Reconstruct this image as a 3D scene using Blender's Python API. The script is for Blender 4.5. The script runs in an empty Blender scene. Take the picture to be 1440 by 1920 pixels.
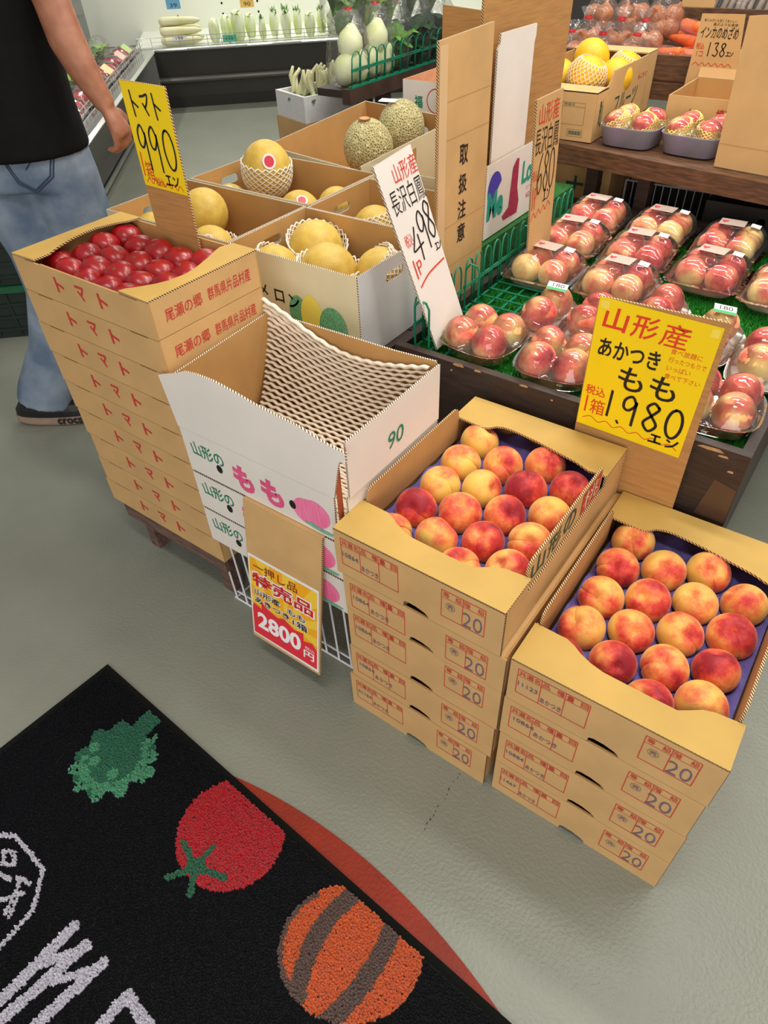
import bpy, bmesh, math, random
import numpy as np
from mathutils import Vector, Matrix, Euler, Quaternion

random.seed(7)
RNG = np.random.default_rng(11)
SC = bpy.context.scene
COL = SC.collection

# ------------------------------------------------------------------ camera
cam_d = bpy.data.cameras.new('camera')
cam_d.sensor_fit = 'VERTICAL'
cam_d.sensor_height = 24.0
cam_d.lens = 24.0 * 1264.1 / 1920.0
cam_d.clip_start = 0.02
cam_d.clip_end = 60
cam = bpy.data.objects.new('camera', cam_d)
COL.objects.link(cam)
_r = Vector((0.81135375, 0.58338589, -0.03695933))
_u = Vector((-0.37401482, 0.56667864, 0.73415818))
_f = Vector((-0.44924159, 0.58183865, -0.67797181))
_m = Matrix((_r, _u, -_f)).transposed().to_4x4()
_m.translation = (0, 0, 1.4)
cam.matrix_world = _m
SC.camera = cam

# ------------------------------------------------------------------ world, lights, exposure
W = bpy.data.worlds.new('shop_ambient')
SC.world = W
W.use_nodes = True
W.node_tree.nodes['Background'].inputs[0].default_value = (1.0, 0.98, 0.94, 1)
W.node_tree.nodes['Background'].inputs[1].default_value = 0.36

def area_light(name, loc, target, sx, sy, power, color=(1, 1, 1)):
    d = bpy.data.lights.new(name, 'AREA')
    d.shape = 'RECTANGLE'
    d.size, d.size_y = sx, sy
    d.energy = power
    d.color = color
    o = bpy.data.objects.new(name, d)
    COL.objects.link(o)
    o.location = loc
    v = (Vector(target) - Vector(loc)).normalized()
    o.rotation_euler = v.to_track_quat('-Z', 'Y').to_euler()
    return o

# rows of ceiling fluorescent fittings
for (x, y, p) in ((-0.6, 1.9, 28), (0.5, 1.4, 19), (-0.3, 0.1, 18), (-2.3, 2.7, 17), (-0.9, 3.2, 22), (0.6, 3.0, 18), (-3.6, 3.6, 10)):
    area_light('ceiling_tube_lamp', (x, y, 2.75), (x, y, 0), 1.25, 0.22, p, (1.0, 0.97, 0.9))
# daylight through the shop entrance behind the photographer
area_light('entrance_daylight', (1.4, -2.6, 1.5), (-0.5, 1.0, 0.4), 2.6, 2.0, 74, (1.0, 0.99, 0.97))

SC.view_settings.view_transform = 'Standard'
SC.view_settings.look = 'None'
SC.view_settings.gamma = 1.0
SC.view_settings.use_curve_mapping = False
SC.view_settings.exposure = 0.0

# ------------------------------------------------------------------ helpers: colours and materials
def lin(r, g, b):
    def c(v):
        v /= 255.0
        return v / 12.92 if v <= 0.04045 else ((v + 0.055) / 1.055) ** 2.4
    return (c(r), c(g), c(b), 1.0)

MATS = {}
def mat(name, rgb, rough=0.6, var=0.0, scale=20.0, bump=0.0, bscale=80.0, rgb2=None, metal=0.0,
        sheen=0.0, spec=0.5, coat=0.0, emit=0.0, sub=0.0, detail=4.0, stretch=None):
    """plain procedural material: base colour mottled by noise, optional noise bump"""
    if name in MATS:
        return MATS[name]
    m = bpy.data.materials.new(name)
    m.use_nodes = True
    nt = m.node_tree
    b = nt.nodes['Principled BSDF']
    b.inputs['Roughness'].default_value = rough
    b.inputs['Metallic'].default_value = metal
    b.inputs['Specular IOR Level'].default_value = spec
    b.inputs['Coat Weight'].default_value = coat
    if sheen:
        b.inputs['Sheen Weight'].default_value = sheen
    if sub:
        b.inputs['Subsurface Weight'].default_value = sub
        b.inputs['Subsurface Radius'].default_value = (0.01, 0.006, 0.003)
    c1 = lin(*rgb)
    if rgb2 is None and var > 0:
        rgb2 = tuple(max(0, min(255, v * (1 - var))) for v in rgb)
    tc = nt.nodes.new('ShaderNodeTexCoord')
    src = tc.outputs['Object']
    if stretch:
        mp = nt.nodes.new('ShaderNodeMapping')
        mp.inputs['Scale'].default_value = stretch
        nt.links.new(src, mp.inputs['Vector'])
        src = mp.outputs['Vector']
    if rgb2 is not None:
        n = nt.nodes.new('ShaderNodeTexNoise')
        n.inputs['Scale'].default_value = scale
        n.inputs['Detail'].default_value = detail
        nt.links.new(src, n.inputs['Vector'])
        r = nt.nodes.new('ShaderNodeValToRGB')
        r.color_ramp.elements[0].position = 0.35
        r.color_ramp.elements[1].position = 0.65
        r.color_ramp.elements[0].color = c1
        r.color_ramp.elements[1].color = lin(*rgb2)
        nt.links.new(n.outputs['Fac'], r.inputs['Fac'])
        nt.links.new(r.outputs['Color'], b.inputs['Base Color'])
    else:
        b.inputs['Base Color'].default_value = c1
    if bump:
        n2 = nt.nodes.new('ShaderNodeTexNoise')
        n2.inputs['Scale'].default_value = bscale
        n2.inputs['Detail'].default_value = 3
        nt.links.new(src, n2.inputs['Vector'])
        bp = nt.nodes.new('ShaderNodeBump')
        bp.inputs['Strength'].default_value = bump
        bp.inputs['Distance'].default_value = 0.004
        nt.links.new(n2.outputs['Fac'], bp.inputs['Height'])
        nt.links.new(bp.outputs['Normal'], b.inputs['Normal'])
    if emit:
        b.inputs['Emission Color'].default_value = c1
        b.inputs['Emission Strength'].default_value = emit
    MATS[name] = m
    return m

def mat_corrugated(name, light, dark, k=105.0):
    m = mat(name, light, 0.8)
    nt = m.node_tree
    b = nt.nodes['Principled BSDF']
    tc = [n for n in nt.nodes if n.type == 'TEX_COORD'][0]
    w = nt.nodes.new('ShaderNodeTexWave')
    w.wave_type = 'BANDS'
    w.bands_direction = 'DIAGONAL'
    w.inputs['Scale'].default_value = k
    w.inputs['Distortion'].default_value = 0.6
    nt.links.new(tc.outputs['Object'], w.inputs['Vector'])
    r = nt.nodes.new('ShaderNodeValToRGB')
    r.color_ramp.elements[0].position = 0.35
    r.color_ramp.elements[1].position = 0.6
    r.color_ramp.elements[0].color = lin(*dark)  # dark bands put the shade of the flute holes into the colour
    r.color_ramp.elements[1].color = lin(*light)
    nt.links.new(w.outputs['Color'], r.inputs['Fac'])
    nt.links.new(r.outputs['Color'], b.inputs['Base Color'])
    return m

def mat_clear(name, tint=(255, 255, 255), rough=0.06, refl=1.0, haze=0.0, bump=0.0, bscale=60):
    """thin clear plastic: transparent body with fresnel gloss, optional milky haze"""
    if name in MATS:
        return MATS[name]
    m = bpy.data.materials.new(name)
    m.use_nodes = True
    nt = m.node_tree
    nt.nodes.clear()
    out = nt.nodes.new('ShaderNodeOutputMaterial')
    tr = nt.nodes.new('ShaderNodeBsdfTransparent')
    tr.inputs['Color'].default_value = lin(*tint)
    gl = nt.nodes.new('ShaderNodeBsdfGlossy')
    gl.inputs['Roughness'].default_value = rough
    fr = nt.nodes.new('ShaderNodeFresnel')
    fr.inputs['IOR'].default_value = 1.5
    mu = nt.nodes.new('ShaderNodeMath')
    mu.operation = 'MULTIPLY'
    mu.inputs[1].default_value = refl
    mu.use_clamp = True
    nt.links.new(fr.outputs['Fac'], mu.inputs[0])
    mx = nt.nodes.new('ShaderNodeMixShader')
    nt.links.new(mu.outputs[0], mx.inputs['Fac'])
    base = tr.outputs[0]
    if haze:
        df = nt.nodes.new('ShaderNodeBsdfDiffuse')
        df.inputs['Color'].default_value = (0.9, 0.9, 0.9, 1)
        m2 = nt.nodes.new('ShaderNodeMixShader')
        m2.inputs['Fac'].default_value = haze
        nt.links.new(base, m2.inputs[1])
        nt.links.new(df.outputs[0], m2.inputs[2])
        base = m2.outputs[0]
    nt.links.new(base, mx.inputs[1])
    nt.links.new(gl.outputs[0], mx.inputs[2])
    if bump:
        tc = nt.nodes.new('ShaderNodeTexCoord')
        n2 = nt.nodes.new('ShaderNodeTexNoise')
        n2.inputs['Scale'].default_value = bscale
        n2.inputs['Detail'].default_value = 2
        nt.links.new(tc.outputs['Object'], n2.inputs['Vector'])
        bp = nt.nodes.new('ShaderNodeBump')
        bp.inputs['Strength'].default_value = bump
        bp.inputs['Distance'].default_value = 0.01
        nt.links.new(n2.outputs['Fac'], bp.inputs['Height'])
        for s in (gl, fr):
            nt.links.new(bp.outputs['Normal'], s.inputs['Normal'])
    nt.links.new(mx.outputs[0], out.inputs['Surface'])
    MATS[name] = m
    return m

# ------------------------------------------------------------------ helpers: geometry
V3 = Vector
class MB:
    """collects vertices and faces; build() links them as ONE mesh object"""
    def __init__(self):
        self.v, self.f, self.m = [], [], []
        self.marks, self.joined = [], False
    def mark(self):
        """what follows is a piece of its own: build() makes it its own part"""
        if not self.joined and len(self.f) not in self.marks:
            self.marks.append(len(self.f))
    def add(self, vs, fs, mi=0):
        o = len(self.v)
        self.v += [tuple(p) for p in vs]
        self.f += [tuple(i + o for i in f) for f in fs]
        self.m += [mi] * len(fs)
        return self
    def box(self, x0, y0, z0, x1, y1, z1, mi=0, M=None):
        vs = [V3(p) for p in ((x0, y0, z0), (x1, y0, z0), (x1, y1, z0), (x0, y1, z0), (x0, y0, z1), (x1, y0, z1), (x1, y1, z1), (x0, y1, z1))]
        if M is not None:
            vs = [M @ p for p in vs]
        return self.add(vs, [(3, 2, 1, 0), (4, 5, 6, 7), (0, 1, 5, 4), (1, 2, 6, 5), (2, 3, 7, 6), (3, 0, 4, 7)], mi)
    def plate(self, poly, fr, t, mi=(0, 0, 0)):
        """polygon (u, v) in frame fr extruded backwards by t"""
        O, U, Vv, N = fr
        n = len(poly)
        a = [O + U * p[0] + Vv * p[1] for p in poly]
        b = [p - N * t for p in a]
        o = len(self.v)
        self.v += [tuple(p) for p in a + b]
        self.f.append(tuple(range(o, o + n))); self.m.append(mi[0])
        self.f.append(tuple(range(o + 2 * n - 1, o + n - 1, -1))); self.m.append(mi[1])
        for i in range(n):
            j = (i + 1) % n
            self.f.append((o + i, o + n + i, o + n + j, o + j)); self.m.append(mi[2])
        return self
    def holed(self, rect, hole, fr, t, mi=(0, 0, 0)):
        """rectangle (u0, v0, u1, v1) with a stadium hole (cu, cv, hw, hh)"""
        O, U, Vv, N = fr
        u0, v0, u1, v1 = rect
        cu, cv, hw, hh = hole
        angs = sorted([2 * math.pi * i / 28 for i in range(28)] + [math.atan2(y - cv, x - cu) % (2 * math.pi) for x in (u0, u1) for y in (v0, v1)])
        ro, ri = [], []
        for a in angs:
            c, s = math.cos(a), math.sin(a)
            tx = ((u1 - cu) / c) if c > 1e-9 else ((u0 - cu) / c if c < -1e-9 else 1e9)
            ty = ((v1 - cv) / s) if s > 1e-9 else ((v0 - cv) / s if s < -1e-9 else 1e9)
            k = min(tx, ty)
            ro.append((cu + c * k, cv + s * k))
            st = hw - hh
            ri.append((cu + math.copysign(st, c) * (1 if abs(c) > 1e-6 else 0) + hh * c, cv + hh * s))
        n = len(angs)
        pts = []
        for ring in (ro, ri):
            for d in (0, t):
                pts += [O + U * p[0] + Vv * p[1] - N * d for p in ring]
        o = len(self.v)
        self.v += [tuple(p) for p in pts]
        A, B, Cc, D = o, o + n, o + 2 * n, o + 3 * n
        for i in range(n):
            j = (i + 1) % n
            self.f.append((A + i, A + j, Cc + j, Cc + i)); self.m.append(mi[0])
            self.f.append((B + j, B + i, D + i, D + j)); self.m.append(mi[1])
            self.f.append((A + j, A + i, B + i, B + j)); self.m.append(mi[2])
            self.f.append((Cc + i, Cc + j, D + j, D + i)); self.m.append(mi[2])
        return self
    def tube(self, path, r, n=6, mi=0, closed=False, flat=1.0):
        P = [V3(p) for p in path]
        k = len(P)
        rs = r if isinstance(r, (list, tuple)) else [r] * k
        o = len(self.v)
        up = V3((0, 0, 1))
        prev = None
        for i in range(k):
            a = P[(i - 1) % k] if (closed or i > 0) else P[i]
            b = P[(i + 1) % k] if (closed or i < k - 1) else P[i]
            d = (b - a)
            d = d.normalized() if d.length > 1e-9 else V3((1, 0, 0))
            if prev is None:
                s = d.cross(up)
                if s.length < 0.05:
                    s = d.cross(V3((0, 1, 0)))
                s.normalize()
            else:
                s = prev - d * prev.dot(d)
                s = s.normalized() if s.length > 1e-6 else prev
            prev = s
            w = s.cross(d)
            for q in range(n):
                t = 2 * math.pi * q / n
                self.v.append(tuple(P[i] + s * (math.cos(t) * rs[i]) + w * (math.sin(t) * rs[i] * flat)))
        for i in range(k if closed else k - 1):
            j = (i + 1) % k
            for q in range(n):
                q2 = (q + 1) % n
                self.f.append((o + i * n + q, o + i * n + q2, o + j * n + q2, o + j * n + q)); self.m.append(mi)
        if not closed:
            self.f.append(tuple(o + q for q in range(n - 1, -1, -1))); self.m.append(mi)
            self.f.append(tuple(o + (k - 1) * n + q for q in range(n))); self.m.append(mi)
        return self
    def lathe(self, prof, n=24, mi=0, c=(0, 0, 0), sx=1.0, sy=1.0, fn=None):
        """profile of (r, z) bottom to top; first and last may have r = 0"""
        o = len(self.v)
        rings = []
        for (r, z) in prof:
            if r < 1e-7:
                rings.append([len(self.v)]); self.v.append((c[0], c[1], c[2] + z))
            else:
                ids = []
                for q in range(n):
                    t = 2 * math.pi * q / n
                    k = fn(t, r, z) if fn else 1.0
                    ids.append(len(self.v))
                    self.v.append((c[0] + math.cos(t) * r * sx * k, c[1] + math.sin(t) * r * sy * k, c[2] + z))
                rings.append(ids)
        for a, b in zip(rings[:-1], rings[1:]):
            for q in range(n):
                q2 = (q + 1) % n
                if len(a) == 1 and len(b) == 1:
                    continue
                if len(a) == 1:
                    self.f.append((a[0], b[q2], b[q]))
                elif len(b) == 1:
                    self.f.append((a[q], a[q2], b[0]))
                else:
                    self.f.append((a[q], a[q2], b[q2], b[q]))
                self.m.append(mi)
        return self
    def grid(self, fn, nu, nv, mi=0, flip=False):
        o = len(self.v)
        for i in range(nu + 1):
            for j in range(nv + 1):
                self.v.append(tuple(fn(i / nu, j / nv)))
        for i in range(nu):
            for j in range(nv):
                a = o + i * (nv + 1) + j
                q = (a, a + nv + 1, a + nv + 2, a + 1)
                self.f.append(q[::-1] if flip else q); self.m.append(mi)
        return self
    def mesh(self, name, mats, smooth=False):
        me = bpy.data.meshes.new(name)
        me.from_pydata(self.v, [], self.f)
        if not isinstance(mats, (list, tuple)):
            mats = [mats]
        for q in mats:
            me.materials.append(q)
        if any(self.m):
            me.polygons.foreach_set('material_index', self.m)
        if smooth:
            me.polygons.foreach_set('use_smooth', [True] * len(me.polygons))
        me.update()
        return me
    def build(self, name, mats, parent=None, smooth=False, loc=None):
        cuts = [c for c in self.marks if 0 < c < len(self.f)]
        if cuts:
            first = None
            for a, b in zip([0] + cuts, cuts + [len(self.f)]):
                part = MB()
                used = sorted({i for f in self.f[a:b] for i in f})
                ix = {i: k for k, i in enumerate(used)}
                part.v = [self.v[i] for i in used]
                part.f = [tuple(ix[i] for i in f) for f in self.f[a:b]]
                part.m = self.m[a:b]
                o = part.build(name, mats, parent, smooth, loc)
                first = first or o
            return first
        return link(name, self.mesh(name, mats, smooth), parent, loc)

def link(name, me, parent=None, loc=None, rot=None, scale=None):
    o = bpy.data.objects.new(name, me)
    COL.objects.link(o)
    if parent is not None:
        o.parent = parent
    if loc is not None:
        o.location = loc
    if rot is not None:
        o.rotation_euler = rot
    if scale is not None:
        o.scale = scale
    return o

def tag(o, label, cat, group=None, kind=None):
    o['label'] = label
    o['category'] = cat
    if group:
        o['group'] = group
    if kind:
        o['kind'] = kind
    return o

def thing(name, label, cat, loc=(0, 0, 0), rz=0.0, group=None, rot=None):
    o = bpy.data.objects.new(name, None)
    o.empty_display_size = 0.05
    COL.objects.link(o)
    o.location = loc
    o.rotation_euler = rot if rot is not None else (0, 0, rz)
    return tag(o, label, cat, group)

def struct(name, mb, m, parent=None, smooth=False):
    o = mb.build(name, m, parent, smooth)
    if parent is None:
        o['kind'] = 'structure'
    return o

def fr(O, U, Vv):
    U = V3(U).normalized(); Vv = V3(Vv).normalized()
    return (V3(O), U, Vv, U.cross(Vv))

def lift(f, d=0.0006, u=0.0, v=0.0):
    O, U, Vv, N = f
    return (O + N * d + U * u + Vv * v, U, Vv, N)

# ------------------------------------------------------------------ helpers: lettering (flat print)
_gc = {}
def glyphs(text, bold=0.0, spacing=1.0):
    key = (text, bold, spacing)
    if key not in _gc:
        c = bpy.data.curves.new('t', 'FONT')
        c.body = text
        c.offset = bold
        c.space_character = spacing
        c.resolution_u = 3
        o = bpy.data.objects.new('t', c)
        me = o.to_mesh()
        vs = np.array([tuple(p.co)[:2] for p in me.vertices])
        fs = [tuple(p.vertices) for p in me.polygons]
        o.to_mesh_clear()
        bpy.data.objects.remove(o)
        bpy.data.curves.remove(c)
        lo, hi = vs.min(0), vs.max(0)
        _gc[key] = ((vs - lo) / np.maximum(hi - lo, 1e-6), fs)
    return _gc[key]

def text(mb, s, rect, f, bold=0.0, shear=0.0, spacing=1.0, mi=0):
    """fit the string into rect (u0, v0, u1, v1) of frame f"""
    vs, fs = glyphs(s, bold, spacing)
    mb.mark()
    O, U, Vv, N = f
    u0, v0, u1, v1 = rect
    mb.add([O + U * (u0 + (u1 - u0) * p[0] + shear * (v1 - v0) * p[1]) + Vv * (v0 + (v1 - v0) * p[1]) for p in vs], fs, mi)

def catmull(P, n=6):
    if len(P) < 3:
        return P
    Q = [P[0]] + list(P) + [P[-1]]
    out = []
    for i in range(1, len(Q) - 2):
        a, b, c, d = (np.array(q, float) for q in Q[i - 1:i + 3])
        for k in range(n):
            t = k / n
            out.append(tuple(0.5 * (2 * b + (c - a) * t + (2 * a - 5 * b + 4 * c - d) * t * t + (3 * b - a - 3 * c + d) * t ** 3)))
    out.append(tuple(P[-1]))
    return out

def stroke(mb, P, w, f, smooth=True, mi=0):
    """flat pen stroke with round ends along points (u, v)"""
    O, U, Vv, N = f
    P = [np.array(p, float) for p in (catmull(P) if smooth else P)]
    L, Rr = [], []
    for i in range(len(P)):
        d = P[min(i + 1, len(P) - 1)] - P[max(i - 1, 0)]
        d = d / (np.linalg.norm(d) + 1e-12)
        n = np.array([-d[1], d[0]]) * w / 2
        L.append(P[i] + n); Rr.append(P[i] - n)
    d0 = P[0] - P[1]; d0 = d0 / (np.linalg.norm(d0) + 1e-12) * w * 0.4
    d1 = P[-1] - P[-2]; d1 = d1 / (np.linalg.norm(d1) + 1e-12) * w * 0.4
    L[0] = L[0] + d0 * .5; Rr[0] = Rr[0] + d0; L[-1] = L[-1] + d1; Rr[-1] = Rr[-1] + d1 * .5
    pts = [O + U * p[0] + Vv * p[1] for p in L + Rr]
    n = len(L)
    mb.add(pts, [(n + i, n + i + 1, i + 1, i) for i in range(n - 1)], mi)

def ell(cx, cy, rx, ry, a0=90, a1=450, n=14):
    return [(cx + rx * math.cos(math.radians(a0 + (a1 - a0) * i / n)), cy + ry * math.sin(math.radians(a0 + (a1 - a0) * i / n))) for i in range(n + 1)]

HAND = {  # handwritten characters as pen strokes in a unit box
    '0': [ell(.5, .5, .4, .5, 100, 465)],
    '1': [[(.5, 1), (.48, .5), (.45, 0)]],
    '2': [[(.1, .8), (.4, 1), (.8, .8), (.5, .35), (.1, .02), (.9, .05)]],
    '3': [[(.15, .95), (.7, .98), (.45, .6), (.85, .35), (.6, .02), (.1, .1)]],
    '4': [[(.55, 1), (.3, .65), (.05, .38), (.5, .4), (.95, .45)], [(.68, .75), (.66, .4), (.6, 0)]],
    '6': [[(.75, 1), (.35, .7), (.12, .3), (.4, 0), (.8, .2), (.65, .5), (.2, .35)]],
    '8': [[(.8, .88), (.5, 1), (.2, .8), (.5, .55), (.85, .25), (.5, 0), (.15, .25), (.5, .55), (.8, .8), (.78, .9)]],
    '9': [[(.82, .78), (.55, 1), (.2, .85), (.18, .58), (.45, .5), (.75, .68), (.82, .85), (.8, .45), (.78, 0)]],
    'p': [[(.15, .9), (.2, .0)], [(.15, .85), (.7, .9), (.75, .55), (.2, .45)]],
    'ト': [[(.25, 1), (.28, .5), (.33, 0)], [(.3, .6), (.9, .38)]],
    'マ': [[(.05, .82), (.5, .86), (.95, .92), (.75, .6), (.45, .4)], [(.25, .55), (.7, .12)]],
    'エ': [[(.15, .9), (.85, .88)], [(.5, .88), (.5, .1)], [(.0, .08), (1, .12)]],
    'ン': [[(.1, .85), (.32, .68)], [(.1, .05), (.6, .3), (.95, .9)]],
    ',': [[(.4, .15), (.6, 0)]],
}
def hand(mb, s, rect, w, f, gap=0.0, slant=0.0, mi=0):
    mb.mark()
    u0, v0, u1, v1 = rect
    cw = (u1 - u0) / len(s)
    for i, ch in enumerate(s):
        for st in HAND[ch]:
            stroke(mb, [(u0 + cw * i + gap + (cw - 2 * gap) * p[0] + slant * (v1 - v0) * p[1], v0 + (v1 - v0) * p[1]) for p in st], w, f, mi=mi)

def wavy(mb, u0, v0, u1, v1, n, amp, w, f, mi=0):
    mb.mark()
    P = []
    for i in range(2 * n + 1):
        t = i / (2 * n)
        P.append((u0 + (u1 - u0) * t, v0 + (v1 - v0) * t + (amp if i % 2 else -amp)))
    stroke(mb, P, w, f, mi=mi)

def rect_lines(mb, u0, v0, u1, v1, w, f, mi=0):
    for (a, b, c, d) in ((u0, v0 - w / 2, u1, v0 + w / 2), (u0, v1 - w / 2, u1, v1 + w / 2), (u0 - w / 2, v0, u0 + w / 2, v1), (u1 - w / 2, v0, u1 + w / 2, v1)):
        quad(mb, a, b, c, d, f, mi)

def quad(mb, u0, v0, u1, v1, f, mi=0):
    O, U, Vv, N = f
    mb.add([O + U * a + Vv * b for a, b in ((u0, v0), (u1, v0), (u1, v1), (u0, v1))], [(0, 1, 2, 3)], mi)

def poly(mb, P, f, mi=0):
    O, U, Vv, N = f
    mb.add([O + U * a + Vv * b for a, b in P], [tuple(range(len(P)))], mi)

# ------------------------------------------------------------------ material palette
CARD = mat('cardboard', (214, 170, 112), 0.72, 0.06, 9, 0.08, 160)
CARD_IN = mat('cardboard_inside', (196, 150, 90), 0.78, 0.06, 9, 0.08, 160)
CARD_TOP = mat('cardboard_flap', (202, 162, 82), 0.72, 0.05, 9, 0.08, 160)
CARD_DK = mat('cardboard_old', (190, 138, 78), 0.75, 0.10, 12, 0.10, 120, stretch=(1, 1, 14))
EDGE = mat_corrugated('corrugated_edge', (226, 188, 134), (70, 44, 26))
EDGE_W = mat_corrugated('corrugated_edge_white', (236, 222, 200), (92, 66, 44))
WHITE_CARD = mat('white_cardboard', (238, 229, 219), 0.55, 0.03, 6, 0.05, 120)
CREAM_CARD = mat('cream_cardboard', (228, 216, 178), 0.6, 0.06, 5, 0.05, 100)
INK_RED = mat('red_ink', (204, 50, 48), 0.6)
INK_RED_TABLE = mat('red_stamp_ink', (206, 62, 52), 0.65)
INK_GREEN = mat('green_ink', (22, 128, 92), 0.6)
INK_DGREEN = mat('dark_green_ink', (34, 84, 62), 0.6)
INK_BLACK = mat('black_ink', (24, 22, 22), 0.5)
INK_PURPLE = mat('purple_stamp_ink', (116, 96, 116), 0.6)
INK_PINK = mat('pink_ink', (244, 92, 142), 0.5, 0.1, 60)
MARK_RED = mat('red_marker', (220, 62, 36), 0.45)
MARK_BLACK = mat('black_marker', (26, 25, 24), 0.4)
YELLOW = mat('yellow_paper', (250, 216, 10), 0.45, 0.03, 5)
PAPER = mat('white_paper', (242, 240, 240), 0.5)
DARKWOOD = mat('dark_stained_wood', (62, 46, 38), 0.5, 0.25, 14, 0.15, 60, stretch=(1, 1, 6))
BROWNWOOD = mat('brown_stained_wood', (112, 76, 50), 0.5, 0.35, 10, 0.15, 60, stretch=(2, 10, 14))
GREEN_PLASTIC = mat('green_plastic', (18, 132, 96), 0.35, 0.12, 30)
WHITE_WIRE = mat('white_coated_wire', (235, 235, 240), 0.35)
CHROME = mat('chrome', (225, 226, 228), 0.18, metal=1.0)
FOAM = mat('white_foam', (238, 226, 206), 0.6, 0.05, 40)
CLEAR = mat_clear('clear_plastic', rough=0.05, refl=1.4, haze=0.035, bump=0.12, bscale=45)
FILM = mat_clear('cling_film', rough=0.04, refl=1.5, haze=0.03, bump=0.25, bscale=35)
BAG = mat_clear('poly_bag', rough=0.08, refl=0.4, haze=0.04, bump=0.6, bscale=40)
# ================================================================== the setting: floor and walls
FLOOR = mat('grey_painted_floor', (140, 142, 128), 0.36, 0.04, 5, 0.35, 140, spec=0.5)
mb = MB(); mb.box(-11, -4, -0.08, 6, 10, 0.0)
struct('floor', mb, FLOOR)
# worn round red marking painted on the floor under the mat
RED_FLOOR = mat('red_painted_floor', (156, 48, 24), 0.5, 0.14, 8, 0.35, 140, spec=.3)
mb = MB()
ring = [(-0.44 + 1.235 * math.cos(a), -0.87 + 1.235 * math.sin(a)) for a in [math.radians(62 + 44 * i / 40) for i in range(41)]]
mb.plate(ring, fr((0, 0, 0.0012), (1, 0, 0), (0, 1, 0)), 0.0010)
struct('trim_1', mb, RED_FLOOR)
# faint scuff marks beside the cartons
mb = MB()
ff = fr((0, 0, 0.0009), (1, 0, 0), (0, 1, 0))
for i in range(14):
    t = i / 13
    x, y = -0.308 + random.uniform(-.003, .003), 0.617 - 0.14 * t
    if random.random() < 0.8:
        quad(mb, x, y, x + random.uniform(.0012, .0025), y + random.uniform(.002, .006), ff)
struct('trim_2', mb, mat('floor_scuff', (52, 50, 46), 0.6))

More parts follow.
